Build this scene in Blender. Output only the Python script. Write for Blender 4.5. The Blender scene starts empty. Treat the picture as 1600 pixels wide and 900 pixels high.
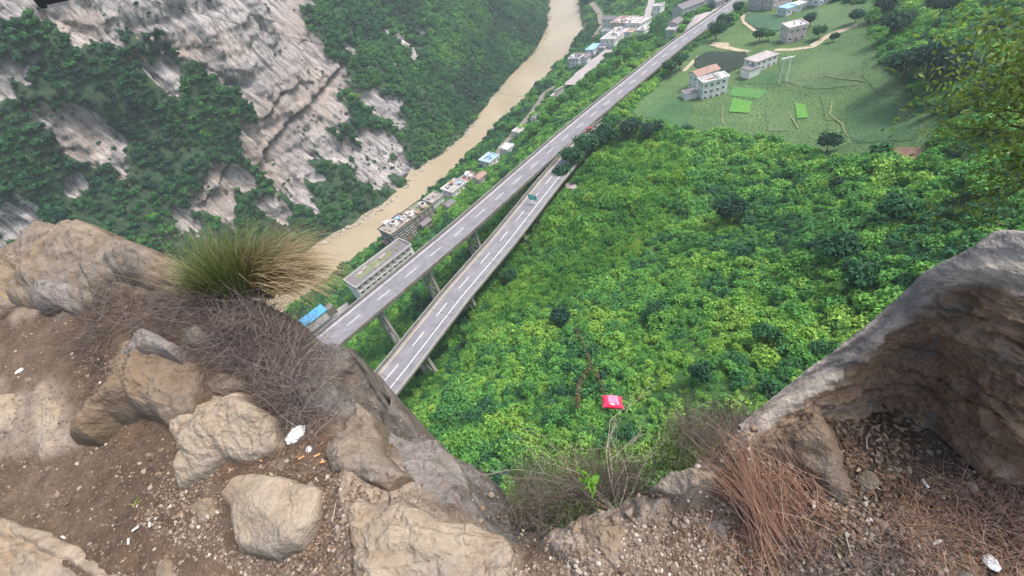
import bpy, bmesh, math, random
import numpy as np
from mathutils import Vector, Matrix
random.seed(7); np.random.seed(7)
rng = np.random.default_rng(11)
S = bpy.context.scene
COL = S.collection
# ------------------------------------------------------------------ camera
FPX = 660.0; PITCH = math.radians(43.3); ROLL = math.atan2(200, 670)
F = np.array([0, math.cos(PITCH), -math.sin(PITCH)])
R0 = np.array([1.0, 0, 0]); U0 = np.array([0, math.sin(PITCH), math.cos(PITCH)])
cr, sr = math.cos(ROLL), math.sin(ROLL)
CR = cr*R0 - sr*U0; CU = sr*R0 + cr*U0
cam = bpy.data.cameras.new('camera'); co = bpy.data.objects.new('camera', cam); COL.objects.link(co)
co.matrix_world = Matrix(((CR[0], CU[0], -F[0], 0), (CR[1], CU[1], -F[1], 0), (CR[2], CU[2], -F[2], 0), (0, 0, 0, 1)))
cam.sensor_width = 36; cam.lens = 36*FPX/1600; cam.clip_start = 0.02; cam.clip_end = 5000
S.camera = co
# ------------------------------------------------------------------ light
W = bpy.data.worlds.new("World"); S.world = W; W.use_nodes = True
nt = W.node_tree; sky = nt.nodes.new('ShaderNodeTexSky'); sky.sky_type = 'NISHITA'; sky.sun_disc = False
SUN_EL, SUN_ROT = math.radians(60), math.radians(98)
sky.sun_elevation = SUN_EL; sky.sun_rotation = SUN_ROT; sky.air_density = 1.0; sky.dust_density = 4.0; sky.ozone_density = 0.6
nt.links.new(sky.outputs[0], nt.nodes['Background'].inputs[0]); nt.nodes['Background'].inputs[1].default_value = 0.15
sd = bpy.data.lights.new('sun', 'SUN'); sd.energy = 1.8; sd.angle = math.radians(18); sd.color = (1, 0.96, 0.9)
so = bpy.data.objects.new('sun', sd); COL.objects.link(so)
dirv = Vector((math.sin(SUN_ROT)*math.cos(SUN_EL), math.cos(SUN_ROT)*math.cos(SUN_EL), math.sin(SUN_EL)))
so.rotation_euler = dirv.to_track_quat('Z', 'Y').to_euler(); so.location = (0, 0, 60)
S.view_settings.view_transform = 'Standard'; S.view_settings.look = 'None'; S.view_settings.exposure = 1.02; S.view_settings.gamma = 1
S.cycles.max_bounces = 5; S.cycles.volume_bounces = 0; S.cycles.transparent_max_bounces = 8

# ------------------------------------------------------------------ helpers
def at(px, py, z):
    d = F + CR*(px-800)/FPX + CU*(450-py)/FPX
    return d*z/d[2]
def atd(px, py, dist):
    d = F + CR*(px-800)/FPX + CU*(450-py)/FPX
    return d/np.linalg.norm(d)*dist
def proj(P):
    P = np.asarray(P, float); k = P@F; k = np.where(k < 1e-3, 1e-3, k)
    return 800+FPX*(P@CR)/k, 450-FPX*(P@CU)/k
def seen(P, m=160):
    P = np.asarray(P, float); x, y = proj(P); return (P@F > 0.1) & (x > -m) & (x < 1600+m) & (y > -m) & (y < 900+m)
def inpoly(px, py, poly):
    px = np.asarray(px, float); py = np.asarray(py, float); r = np.zeros(px.shape, bool); n = len(poly)
    for i in range(n):
        x1, y1 = poly[i]; x2, y2 = poly[(i+1) % n]
        c = ((y1 > py) != (y2 > py)) & (px < (x2-x1)*(py-y1)/((y2-y1) if y2 != y1 else 1e-9)+x1)
        r ^= c
    return r
def segdist(px, py, pts, closed=False):
    """distance to a polyline and interpolated index"""
    d = np.full(np.shape(px), 1e9); t_ = np.zeros(np.shape(px)); sgn = np.zeros(np.shape(px))
    n = len(pts); m = n if closed else n-1
    for i in range(m):
        ax, ay = pts[i][:2]; bx, by = pts[(i+1) % n][:2]
        vx, vy = bx-ax, by-ay; L = vx*vx+vy*vy+1e-12
        t = np.clip(((px-ax)*vx+(py-ay)*vy)/L, 0, 1)
        dd = np.hypot(px-ax-t*vx, py-ay-t*vy)
        k = dd < d
        d = np.where(k, dd, d); t_ = np.where(k, i+t, t_)
        sgn = np.where(k, np.sign(vx*(py-ay)-vy*(px-ax)), sgn)
    return d, t_, sgn
def sstep(a, b, x):
    t = np.clip((x-a)/(b-a), 0, 1); return t*t*(3-2*t)
_T = rng.random((64, 64, 64))
def vn(x, y, z):
    """value noise, -1..1"""
    x = np.asarray(x, float); y = np.asarray(y, float)+0*x; z = np.asarray(z, float)+0*x
    xi = np.floor(x).astype(int); yi = np.floor(y).astype(int); zi = np.floor(z).astype(int)
    fx = x-xi; fy = y-yi; fz = z-zi
    fx = fx*fx*(3-2*fx); fy = fy*fy*(3-2*fy); fz = fz*fz*(3-2*fz)
    g = lambda a, b, c: _T[(xi+a) & 63, (yi+b) & 63, (zi+c) & 63]
    r = 0
    for a in (0, 1):
        for b in (0, 1):
            for c in (0, 1):
                r = r+g(a, b, c)*(fx if a else 1-fx)*(fy if b else 1-fy)*(fz if c else 1-fz)
    return r*2-1
def fbm(x, y, z, o=4, ridge=False, g=0.5):
    s = 0; a = 1; n = 0
    for i in range(o):
        v = vn(x*2**i+17*i, y*2**i+31*i, z*2**i+7*i)
        if ridge: v = 1-2*np.abs(v)
        s = s+a*v; n += a; a *= g
    return s/n

def mesh_np(name, V, Fq, mat=None, smooth=False, attrs=None, mats=None, midx=None):
    V = np.asarray(V, np.float32); Fq = np.asarray(Fq, np.int32)
    me = bpy.data.meshes.new(name); k = Fq.shape[1]
    me.vertices.add(len(V)); me.vertices.foreach_set('co', V.ravel())
    me.loops.add(Fq.size); me.loops.foreach_set('vertex_index', Fq.ravel())
    me.polygons.add(len(Fq)); me.polygons.foreach_set('loop_start', np.arange(len(Fq))*k)
    me.polygons.foreach_set('loop_total', np.full(len(Fq), k))
    for a, v in (attrs or {}).items():
        v = np.asarray(v, np.float32)
        if v.ndim == 2:
            at_ = me.attributes.new(a, 'FLOAT_COLOR', 'POINT'); c = np.ones((len(v), 4), np.float32); c[:, :3] = v; at_.data.foreach_set('color', c.ravel())
        else:
            at_ = me.attributes.new(a, 'FLOAT', 'POINT'); at_.data.foreach_set('value', v)
    if mats:
        for m in mats: me.materials.append(m)
        if midx is not None: me.polygons.foreach_set('material_index', np.asarray(midx, np.int32))
    elif mat: me.materials.append(mat)
    me.update(calc_edges=True); me.validate()
    if smooth: me.polygons.foreach_set('use_smooth', np.ones(len(me.polygons), bool))
    return me
def link(name, me, parent=None, loc=None, rotz=None):
    o = bpy.data.objects.new(name, me); COL.objects.link(o)
    if parent: o.parent = parent
    if loc is not None: o.location = [float(v) for v in loc]
    if rotz is not None: o.rotation_euler = (0, 0, rotz)
    return o
def tag(o, label=None, cat=None, group=None, kind=None):
    if label: o['label'] = label
    if cat: o['category'] = cat
    if group: o['group'] = group
    if kind: o['kind'] = kind
    return o
def empty(name, loc, rotz=0, **k):
    return tag(link(name, None, None, loc, rotz), **k)
def gridfaces(n, m, wrap=False):
    i = np.arange(n-1)[:, None]*m+np.arange(m-1)[None, :]
    return np.stack([i, i+1, i+m+1, i+m], -1).reshape(-1, 4)

class MB:
    """collects boxes, tubes and prisms, then links them as ONE mesh"""
    def __init__(s): s.v = []; s.f = []; s.m = []
    def add(s, vs, fs, mi=0):
        b = len(s.v); s.v += [tuple(map(float, v)) for v in vs]; s.f += [tuple(b+i for i in f) for f in fs]; s.m += [mi]*len(fs)
    def box(s, c, d, mi=0, rz=0, M=None):
        x, y, z = [k/2 for k in d]
        vs = [Vector((a*x, b*y, e*z)) for a in (-1, 1) for b in (-1, 1) for e in (-1, 1)]
        R = M if M is not None else Matrix.Rotation(rz, 3, 'Z')
        vs = [R@v+Vector(c) for v in vs]
        s.add(vs, [(0, 1, 3, 2), (4, 6, 7, 5), (0, 4, 5, 1), (2, 3, 7, 6), (0, 2, 6, 4), (1, 5, 7, 3)], mi)
    def tube(s, pts, r, n=6, mi=0, taper=1.0):
        pts = [Vector([float(k) for k in p]) for p in pts]; rings = []
        for i, p in enumerate(pts):
            d = (pts[min(i+1, len(pts)-1)]-pts[max(i-1, 0)])
            d = d.normalized() if d.length > 1e-9 else Vector((0, 0, 1))
            a = d.orthogonal().normalized(); b = d.cross(a)
            rr = r*(1+(taper-1)*i/(len(pts)-1))
            rings.append([p+rr*(math.cos(2*math.pi*k/n)*a+math.sin(2*math.pi*k/n)*b) for k in range(n)])
        vs = [v for q in rings for v in q]; fs = []
        for i in range(len(pts)-1):
            for k in range(n):
                fs.append((i*n+k, i*n+(k+1) % n, (i+1)*n+(k+1) % n, (i+1)*n+k))
        fs.append(tuple(range(n))[::-1]); fs.append(tuple((len(pts)-1)*n+k for k in range(n)))
        s.add(vs, fs, mi)
    def beam(s, a, b, w, h, mi=0):
        a = Vector(a); b = Vector(b); d = b-a; L = d.length; d.normalize()
        x = d.cross(Vector((0, 0, 1)))
        x = x.normalized() if x.length > 1e-4 else Vector((1, 0, 0))
        y = x.cross(d)
        M = Matrix((x, d, y)).transposed()
        s.box((a+b)/2, (w, L, h), mi, M=M)
    def prism(s, poly, z0, z1, mi=0):
        n = len(poly)
        s.add([(p[0], p[1], z0) for p in poly]+[(p[0], p[1], z1) for p in poly],
              [tuple(range(n))[::-1], tuple(range(n, 2*n))]+[(i, (i+1) % n, n+(i+1) % n, n+i) for i in range(n)], mi)
    def me(s, name, mats):
        me = bpy.data.meshes.new(name); me.from_pydata(s.v, [], s.f)
        for m in (mats if isinstance(mats, (list, tuple)) else [mats]): me.materials.append(m)
        me.polygons.foreach_set('material_index', s.m)
        bm = bmesh.new(); bm.from_mesh(me); bmesh.ops.recalc_face_normals(bm, faces=bm.faces); bm.to_mesh(me); bm.free()
        me.update(); return me
    def build(s, name, mats, parent=None, loc=None, rotz=None):
        return link(name, s.me(name, mats), parent, loc, rotz)

# ------------------------------------------------------------------ materials
class N:
    def __init__(s, name):
        s.m = bpy.data.materials.new(name); s.m.use_nodes = True; s.t = s.m.node_tree; s.b = s.t.nodes['Principled BSDF']
        s.b.inputs['Specular IOR Level'].default_value = 0.25; s.b.inputs['Roughness'].default_value = 0.85
        s.tc = None
    def n(s, typ, **k):
        q = s.t.nodes.new(typ)
        for a, v in k.items(): setattr(q, a, v)
        return q
    def l(s, a, b): s.t.links.new(a, b)
    def pos(s, scale=(1, 1, 1), obj=False, src=None):
        if s.tc is None: s.tc = s.n('ShaderNodeTexCoord')
        mp = s.n('ShaderNodeMapping'); mp.inputs['Scale'].default_value = scale
        s.l(src if src is not None else s.tc.outputs['Object'], mp.inputs[0]); return mp.outputs[0]
    def noise(s, sc, det=5, ro=0.6, v=None, dist=0):
        q = s.n('ShaderNodeTexNoise'); q.inputs['Scale'].default_value = sc; q.inputs['Detail'].default_value = det
        q.inputs['Roughness'].default_value = ro; q.inputs['Distortion'].default_value = dist
        s.l(v if v is not None else s.pos(), q.inputs['Vector']); return q.outputs['Fac']
    def vor(s, sc, v=None, feat='F1', out='Distance'):
        q = s.n('ShaderNodeTexVoronoi'); q.feature = feat; q.inputs['Scale'].default_value = sc
        s.l(v if v is not None else s.pos(), q.inputs['Vector']); return q.outputs[out]
    def ramp(s, f, stops, interp='LINEAR'):
        q = s.n('ShaderNodeValToRGB'); q.color_ramp.interpolation = interp; e = q.color_ramp.elements
        while len(e) < len(stops): e.new(0.5)
        for k, (p, c) in enumerate(stops):
            e[k].position = p; e[k].color = (*c, 1) if not isinstance(c, (int, float)) else (c, c, c, 1)
        s.l(f, q.inputs[0]); return q.outputs[0]
    def mix(s, f, a, b, mode='MIX'):
        q = s.n('ShaderNodeMix', data_type='RGBA', blend_type=mode)
        for i, v in ((0, f), (6, a), (7, b)):
            if isinstance(v, (int, float)): q.inputs[i].default_value = v
            elif isinstance(v, tuple): q.inputs[i].default_value = (*v, 1)
            else: s.l(v, q.inputs[i])
        return q.outputs[2]
    def math(s, op, a, b=0.0):
        q = s.n('ShaderNodeMath', operation=op)
        for i, v in ((0, a), (1, b)):
            if isinstance(v, (int, float)): q.inputs[i].default_value = v
            else: s.l(v, q.inputs[i])
        return q.outputs[0]
    def attr(s, name, kind='GEOMETRY', out='Fac'):
        q = s.n('ShaderNodeAttribute'); q.attribute_name = name; q.attribute_type = kind; return q.outputs[out]
    def col(s, c):
        if isinstance(c, tuple): s.b.inputs['Base Color'].default_value = (*c, 1)
        else: s.l(c, s.b.inputs['Base Color'])
        return s
    def rough(s, r): s.b.inputs['Roughness'].default_value = r; return s
    def bump(s, h, st=0.5, d=0.1):
        q = s.n('ShaderNodeBump'); q.inputs['Strength'].default_value = st; q.inputs['Distance'].default_value = d
        s.l(h, q.inputs['Height']); s.l(q.outputs[0], s.b.inputs['Normal']); return s

def plain(name, c, var=0.25, sc=0.5, rough=0.8, bump=0.0, streak=False):
    m = N(name); f = m.noise(sc, 5, 0.65, m.pos((1, 1, 0.25) if streak else (1, 1, 1)))
    lo = tuple(k*(1-var) for k in c); hi = tuple(min(1, k*(1+var)) for k in c)
    m.col(m.ramp(f, [(0.3, lo), (0.7, hi)])).rough(rough)
    if bump: m.bump(m.noise(sc*6, 5), bump, 0.05)
    return m.m

def leafmat(name, cols, kind='INSTANCER', trans=0.35, shade='shade'):
    """foliage: hue from a per-plant tint, small variation per leaf, some light passing through"""
    m = N(name); t = m.attr('tint', kind)
    c = m.ramp(t, [(i/(len(cols)-1), q) for i, q in enumerate(cols)])
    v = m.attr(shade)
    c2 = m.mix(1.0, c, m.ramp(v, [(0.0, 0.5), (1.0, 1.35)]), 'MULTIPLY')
    m.col(c2).rough(0.6); m.b.inputs['Specular IOR Level'].default_value = 0.2
    tr = m.n('ShaderNodeBsdfTranslucent'); m.l(m.mix(1.0, c2, (1.2, 1.25, 0.6), 'MULTIPLY'), tr.inputs[0])
    ms = m.n('ShaderNodeMixShader'); ms.inputs[0].default_value = trans
    m.l(m.b.outputs[0], ms.inputs[1]); m.l(tr.outputs[0], ms.inputs[2])
    m.l(ms.outputs[0], m.t.nodes['Material Output'].inputs[0]); return m.m

M = {}
M['leaf_slope'] = leafmat('leaf_slope', [(.040, .118, .072), (.070, .215, .082), (.135, .355, .085), (.22, .46, .09), (.32, .52, .10)])
M['leaf_far'] = leafmat('leaf_far', [(.022, .060, .045), (.036, .12, .055), (.055, .18, .055), (.10, .27, .055), (.17, .36, .06)])
M['crop'] = leafmat('crop', [(.06, .11, .06), (.115, .23, .10), (.16, .29, .12), (.14, .40, .06)])
M['bark'] = plain('bark', (.12, .09, .06), .3, 3)
M['concrete'] = plain('concrete', (.36, .34, .31), .2, .3, streak=True, bump=.1)
M['concrete_dark'] = plain('concrete_dark', (.17, .155, .13), .35, .35, streak=True)
M['line'] = plain('line_paint', (.74, .74, .70), .12, .8)
M['yellow_line'] = plain('yellow_line_paint', (.62, .52, .25), .2, .8)
M['white_wall'] = plain('white_wall', (.80, .78, .76), .12, .4, streak=True)
M['pink_wall'] = plain('pink_wall', (.70, .56, .53), .15, .4, streak=True)
M['grey_wall'] = plain('grey_wall', (.52, .50, .49), .2, .4, streak=True)
M['roof_slab'] = plain('roof_slab', (.40, .36, .34), .35, .45)
M['rubble_roof'] = plain('rubble_roof', (.33, .29, .25), .55, .6, bump=.6)
M['moss_roof'] = plain('moss_roof', (.20, .22, .12), .5, .5, bump=.6)
M['tile_grey'] = plain('tile_grey', (.19, .17, .18), .35, 1.2, bump=.4)
M['tile_brown'] = plain('tile_brown', (.34, .22, .18), .3, 1.0, bump=.4)
M['tile_red'] = plain('tile_red', (.38, .17, .15), .3, 1.0, bump=.3)
M['blue_roof'] = plain('blue_roof', (.10, .36, .62), .16, .8, .45)
M['blue_pale'] = plain('blue_pale', (.28, .46, .66), .16, .8, .5)
M['glass'] = plain('window_glass', (.03, .035, .04), .3, 1, .15)
M['steel'] = plain('galvanised_steel', (.36, .37, .37), .15, 1, .5)
M['black'] = plain('black_rubber', (.012, .012, .014), .2, 5, .5)
M['red_paint'] = plain('red_paint', (.45, .06, .07), .1, 1, .3)
M['green_sign'] = plain('green_sign_paint', (.03, .40, .33), .08, 1, .5)
M['white_paint'] = plain('white_paint', (.8, .8, .8), .05, 1, .5)

m = N('asphalt'); p = m.pos(); g = m.noise(.22, 7, .75, p); st = m.noise(.5, 4, .6, m.pos((1, 1, 1)))
uvn = m.attr('lane')   # across the carriageway: wheel tracks
c = m.mix(m.ramp(g, [(.35, 0.0), (.7, 1.0)]), (.17, .162, .178), (.285, .272, .288))
c = m.mix(m.math('MULTIPLY', uvn, .22), c, (.16, .15, .165)); m.col(c).rough(.85).bump(m.noise(6, 3), .15, .02); M['asphalt'] = m.m

m = N('river_water'); p = m.pos((1, 1, 1)); g = m.noise(.012, 6, .6, p, dist=1.2); g2 = m.noise(.15, 5, .6, p)
c = m.mix(m.ramp(g, [(.35, 0.0), (.65, 1.0)]), (.31, .245, .155), (.40, .33, .225))
c = m.mix(m.math('MULTIPLY', g2, .35), c, (.48, .41, .30))
m.col(c).rough(.32).bump(m.noise(.35, 6, .65, m.pos((1, .6, 1)), dist=1.5), .5, .5); M['water'] = m.m

m = N('valley_ground'); p = m.pos(); a = m.noise(.05, 6, .65, p); b = m.noise(.8, 5, .6, p)
c = m.ramp(a, [(.3, (.03, .075, .022)), (.5, (.05, .13, .03)), (.7, (.085, .17, .04))])
c = m.mix(m.ramp(b, [(.55, 0.0), (.75, .6)]), c, (.12, .10, .05))
c = m.mix(m.attr('soil'), c, (.24, .19, .13)); m.col(c).rough(.95).bump(b, .8, .6); M['ground'] = m.m

def fieldmat(name, c0, c1):
    m = N(name); a = m.noise(.06, 5, .6); b = m.noise(1.4, 4, .6)
    c = m.mix(m.ramp(a, [(.35, 0.0), (.65, 1.0)]), c0, c1)
    w = m.n('ShaderNodeTexWave'); w.inputs['Scale'].default_value = .42; w.inputs['Distortion'].default_value = 2.5; w.inputs['Detail'].default_value = 3; mp = m.pos(); mp.node.inputs['Rotation'].default_value = (0, 0, (sum(map(ord, name)) % 7)*.45); m.l(mp, w.inputs['Vector'])
    c = m.mix(1.0, c, m.ramp(b, [(.3, .70), (.7, 1.2)]), 'MULTIPLY'); c = m.mix(.55, c, m.ramp(w.outputs['Fac'], [(.2, .62), (.7, 1.15)]), 'MULTIPLY')
    c = m.mix(m.ramp(m.noise(.16, 6, .7), [(.60, 0.0), (.72, .6)]), c, (.16, .17, .075)); m.col(c).rough(.95).bump(b, .8, .4); return m.m
M['field_mid'] = fieldmat('field_mid', (.075, .145, .055), (.125, .205, .075))
M['field_dark'] = fieldmat('field_dark', (.026, .045, .032), (.04, .062, .04))
M['field_bright'] = fieldmat('field_bright', (.10, .28, .05), (.13, .32, .06))
M['field_light'] = fieldmat('field_light', (.085, .24, .06), (.11, .26, .07))
M['track'] = plain('track_gravel', (.42, .35, .24), .2, .4)
M['yard'] = plain('yard_paving', (.38, .34, .33), .14, .12)
M['rail'] = plain('ballast', (.22, .19, .16), .2, .3)

# cliff: pale limestone streaked down the fall line, grey weathering, tan scars; earth where plants root
m = N('cliff_rock'); uv = m.n('ShaderNodeUVMap'); uv.uv_map = 'sh'
pu = m.pos((1, 1, 1), src=uv.outputs[0]); 
streak = m.noise(1.0, 7, .75, m.pos((.17, .035, 1), src=uv.outputs[0]), dist=1.3)
fine = m.noise(1.0, 6, .8, m.pos((.8, .24, 1), src=uv.outputs[0]), dist=1.0)
big = m.noise(.022, 5, .6, pu); med = m.noise(.09, 6, .65, pu, dist=.8)
c = m.ramp(streak, [(.36, (.10, .096, .10)), (.45, (.33, .305, .30)), (.52, (.60, .55, .53)), (.66, (.76, .72, .69))])
c = m.mix(m.math('MULTIPLY', m.attr('tan'), m.ramp(med, [(.3, .55), (.6, 1.0)])), c, (.52, .42, .355))
c = m.mix(m.ramp(fine, [(.40, .8), (.50, 0.0)]), c, (.13, .12, .13))
c = m.mix(m.ramp(big, [(.46, .0), (.66, .5)]), c, (.34, .31, .31))
c = m.mix(m.attr('crack_shade'), c, (.07, .06, .055))  # shade in the cracks and under the overhangs, painted dark
c = m.mix(m.ramp(m.attr('veg'), [(.40, 0.0), (.6, 1.0)]), c, m.ramp(m.noise(.4, 4, .6, pu), [(.35, (.03, .075, .035)), (.65, (.09, .14, .07))]))
m.col(c).rough(.92).bump(m.math('ADD', m.math('MULTIPLY', streak, 2.0), fine), .9, 2.2); M['cliff'] = m.m

# foreground ledge: dirt with rock showing through
FG = .78
def rockmat(name, c_lo, c_hi, stain, grey, sc=1.0, lichen=0.0, pit=.5):
    c_lo, c_hi, stain, grey = [tuple(k*FG*w for k, w in zip(q, (1.02, .99, .95))) for q in (c_lo, c_hi, stain, grey)]
    m = N(name); p = m.pos((1, 1, 1)); a = m.noise(1.8*sc, 7, .7, p, dist=.6); b = m.noise(9*sc, 6, .7, p); v = m.vor(26*sc, p); d = m.noise(45*sc, 4, .7, p)
    c = m.mix(m.ramp(a, [(.32, 0.0), (.66, 1.0)]), c_lo, c_hi)
    c = m.mix(m.ramp(m.noise(3.1*sc, 5, .6, p, dist=1.0), [(.48, 0.0), (.68, .85)]), c, stain)
    c = m.mix(m.ramp(m.noise(1.3*sc, 5, .65, p), [(.50, 0.0), (.66, .85)]), c, grey)
    c = m.mix(1.0, c, m.ramp(b, [(.28, .68), (.6, 1.12)]), 'MULTIPLY')
    c = m.mix(m.ramp(d, [(.60, 0.0), (.70, .45)]), c, tuple(k*.35 for k in c_lo))
    crk = m.vor(4.5*sc, m.noise_v(p, 3*sc) if hasattr(m, 'noise_v') else p, 'DISTANCE_TO_EDGE')
    if lichen: c = m.mix(m.ramp(m.noise(5*sc, 6, .7, p), [(.62, 0.0), (.68, lichen)]), c, (.42, .36, .07))
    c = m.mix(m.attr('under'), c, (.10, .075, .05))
    h = m.math('ADD', m.math('MULTIPLY', b, 1.0), m.math('MULTIPLY', d, .25)); h = m.math('ADD', h, m.math('MULTIPLY', a, 2.0))
    m.col(c).rough(.95).bump(h, .85, .03); m.b.inputs['Specular IOR Level'].default_value = .12
    return m.m
M['rock_pale'] = rockmat('rock_pale', (.33, .27, .205), (.50, .43, .345), (.30, .21, .13), (.30, .27, .24))
M['rock_tan'] = rockmat('rock_tan', (.225, .175, .125), (.42, .345, .26), (.20, .13, .075), (.25, .22, .20), lichen=.5)
M['rock_slab'] = rockmat('rock_slab', (.21, .175, .14), (.40, .34, .275), (.26, .18, .11), (.20, .185, .175), lichen=.2)
M['rock_grey'] = rockmat('rock_grey', (.22, .20, .19), (.35, .32, .30), (.22, .16, .11), (.15, .14, .14), lichen=.35)
M['rock_brown'] = rockmat('rock_brown', (.175, .135, .10), (.33, .255, .19), (.24, .165, .11), (.22, .20, .18))
m = N('ledge_dirt'); p = m.pos(); a = m.noise(1.5, 7, .7, p); b = m.noise(14, 6, .7, p); d = m.noise(70, 4, .7, p); vv = m.vor(60, p)
c = m.mix(m.ramp(a, [(.35, 0.0), (.65, 1.0)]), (.098, .068, .048), (.175, .128, .092))
c = m.mix(m.ramp(m.noise(4, 5, .6, p), [(.5, 0.0), (.7, .6)]), c, (.155, .092, .055))
rk = m.mix(m.ramp(m.noise(3, 6, .7, p), [(.35, 0.0), (.62, 1.0)]), (.185, .145, .11), (.36, .295, .235))
c = m.mix(m.attr('rock'), c, rk)
gk = m.mix(m.ramp(m.noise(3.5, 6, .7, p), [(.35, 0.0), (.65, 1.0)]), (.085, .078, .073), (.235, .218, .205))
c = m.mix(m.attr('grey'), c, gk)
c = m.mix(m.attr('darker'), c, (.085, .06, .042))
c = m.mix(1.0, c, m.ramp(b, [(.3, .66), (.62, 1.15)]), 'MULTIPLY')
c = m.mix(m.ramp(d, [(.57, 0.0), (.66, .5)]), c, (.27, .21, .155))
m.col(c).rough(1).bump(m.math('ADD', b, m.math('MULTIPLY', d, .5)), .9, .022); m.b.inputs['Specular IOR Level'].default_value = .1; M['ledge'] = m.m

# ------------------------------------------------------------------ valley terrain
RB = np.array([[-330, 25], [-200, 130], [-130.6, 188.4], [-108.4, 206.3], [-83.6, 226.4], [-53.3, 255.7], [-28.1, 286.2], [4.5, 325.7], [43.8, 373.2], [87.2, 425.7], [117.7, 462.7], [174.6, 559.3], [214.1, 705.2], [293.7, 1055.7], [420, 1500]])
LB = np.array([[-420, 40], [-260, 150], [-200, 192], [-154.8, 223.5], [-119.4, 254.3], [-91, 271.5], [-72.3, 283.3], [-52.3, 305.7], [-41, 328.4], [-5.2, 358.6], [33.2, 434.7], [63.6, 470], [97.7, 524.3], [130, 581], [176, 739], [255, 1101], [380, 1540]])
B1 = np.array([[-185, 7], [-64.8, 102], [-40, 121.5], [-13.9, 142.4], [46, 194.2], [76.5, 218.8], [110, 245], [141, 270], [205, 313], [300, 380]])
B2 = np.array([[-128, -15], [-39.5, 82.5], [-19.4, 106], [1, 127.5], [29.6, 160.2], [51, 182.5], [62, 190.5], [72, 197]])
ctrl = [(x+0, y+0, -148.5) for x, y in RB]
for (x, y), (x2, y2) in zip(RB[:-1], RB[1:]):
    t = np.array([x2-x, y2-y]); t = t/np.linalg.norm(t); n_ = np.array([t[1], -t[0]])
    q = np.array([(x+x2)/2, (y+y2)/2])+n_*16; ctrl.append((q[0], q[1], -139))
ctrl += [(-64, 102, -121), (-20, 138, -118), (20, 172, -111), (50, 197, -101), (85, 224, -97.4), (141, 270, -97.3), (205, 313, -97.3), (300, 380, -97),
         (-45, 95, -117), (0, 140, -110), (40, 182, -102), (-40, 80, -112), (-10, 112, -107), (20, 148, -101), (52, 186, -98), (66, 200, -97.6),
         (-90, 150, -136), (-60, 165, -132), (-30, 185, -128), (0, 215, -124), (40, 240, -118), (70, 255, -112), (110, 285, -108), (160, 330, -112),
         (-170, 60, -120), (-120, 20, -105), (30, 265, -132), (75, 330, -133), (130, 400, -131), (190, 450, -128), (250, 480, -120)]
for px, py, z in [(1100, 150, -98), (1250, 150, -94), (1400, 200, -86), (1350, 50, -90), (1450, 100, -76), (1600, 100, -58), (1600, 0, -64), (1600, 250, -54), (1400, 300, -74),
                  (1200, 300, -88), (1000, 300, -96), (900, 300, -99), (1000, 450, -90), (1200, 450, -74), (1400, 400, -60), (900, 600, -78), (1050, 650, -66), (850, 720, -72),
                  (700, 640, -92), (1100, 600, -64), (950, 780, -56), (760, 520, -98), (1250, 40, -93), (1200, 0, -95), (1300, -40, -90), (1000, 200, -97), (850, 400, -101), (820, 480, -97),
                  (1060, 30, -97.3), (1100, 8, -97.3)]:
    q = at(px, py, z); ctrl.append((q[0], q[1], z))
ctrl += [(600, 900, -80), (700, 300, -20), (400, -100, -10), (0, -60, -50), (0, 0, -52), (-60, 20, -80), (60, 0, -48), (800, 1500, -60), (-300, -100, -90), (450, 600, -95), (350, 1000, -130)]
ctrl = np.array(ctrl)
_sc = 300.0
def _k(r): return np.where(r > 1e-9, r, 0)           # linear kernel: stays tame outside
P0 = ctrl[:, :2]/_sc; K = _k(np.hypot(P0[:, None, 0]-P0[None, :, 0], P0[:, None, 1]-P0[None, :, 1]))
n0 = len(P0); A = np.zeros((n0+3, n0+3)); A[:n0, :n0] = K-1e-3*np.eye(n0)*0; A[:n0, n0] = 1; A[:n0, n0+1:] = P0; A[n0:, :n0] = A[:n0, n0:].T
wts = np.linalg.lstsq(A, np.r_[ctrl[:, 2], 0, 0, 0], rcond=None)[0]
RPOLY = [tuple(p) for p in LB]+[tuple(p) for p in RB[::-1]]
def ground_raw(x, y):
    x = np.asarray(x, float); y = np.asarray(y, float); sh = x.shape; X = x.ravel()/_sc; Y = y.ravel()/_sc
    out = wts[n0]+wts[n0+1]*X+wts[n0+2]*Y
    for i in range(n0): out = out+wts[i]*np.hypot(X-P0[i, 0], Y-P0[i, 1])
    return out.reshape(sh)
def gz(x, y):
    x = np.asarray(x, float); y = np.asarray(y, float)
    z = ground_raw(x, y)+1.2*fbm(x/30, y/30, 3.3, 4)
    d1, _, _ = segdist(x, y, B1); d2, _, _ = segdist(x, y, B2)
    cap = -97.25+np.maximum(0, np.minimum(d1, d2)-7.5)*.6
    z = np.minimum(z, cap)
    d, _, _ = segdist(x, y, RB); dl, _, _ = segdist(x, y, LB)
    ins = inpoly(x, y, RPOLY)
    z = np.where(ins, -153.0, np.maximum(z, -149.2-0*x))
    left = (~ins) & (dl < d)
    return np.where(left, -156.0, z)
def hit(px, py, lift=0.0):
    z = -95.0
    for i in range(60):
        q = at(px, py, z-0.0); g = float(gz(q[0], q[1]))+lift; z = z+(g-z)*.35; z = min(z, -20)
    q = at(px, py, z); return np.array([q[0], q[1], z])

th = np.linspace(math.radians(-75), math.radians(205), 420); rr = np.exp(np.linspace(math.log(7), math.log(1700), 430))
TH, RR = np.meshgrid(th, rr); X = RR*np.cos(TH); Y = RR*np.sin(TH); Z = gz(X, Y)
soil = sstep(2.5, .5, segdist(X, Y, RB)[0])*.8
link('ground', mesh_np('ground', np.stack([X, Y, Z], -1).reshape(-1, 3), gridfaces(430, 420)[:, ::-1], M['ground'], True, {'soil': soil.ravel()}))['kind'] = 'structure'
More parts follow.
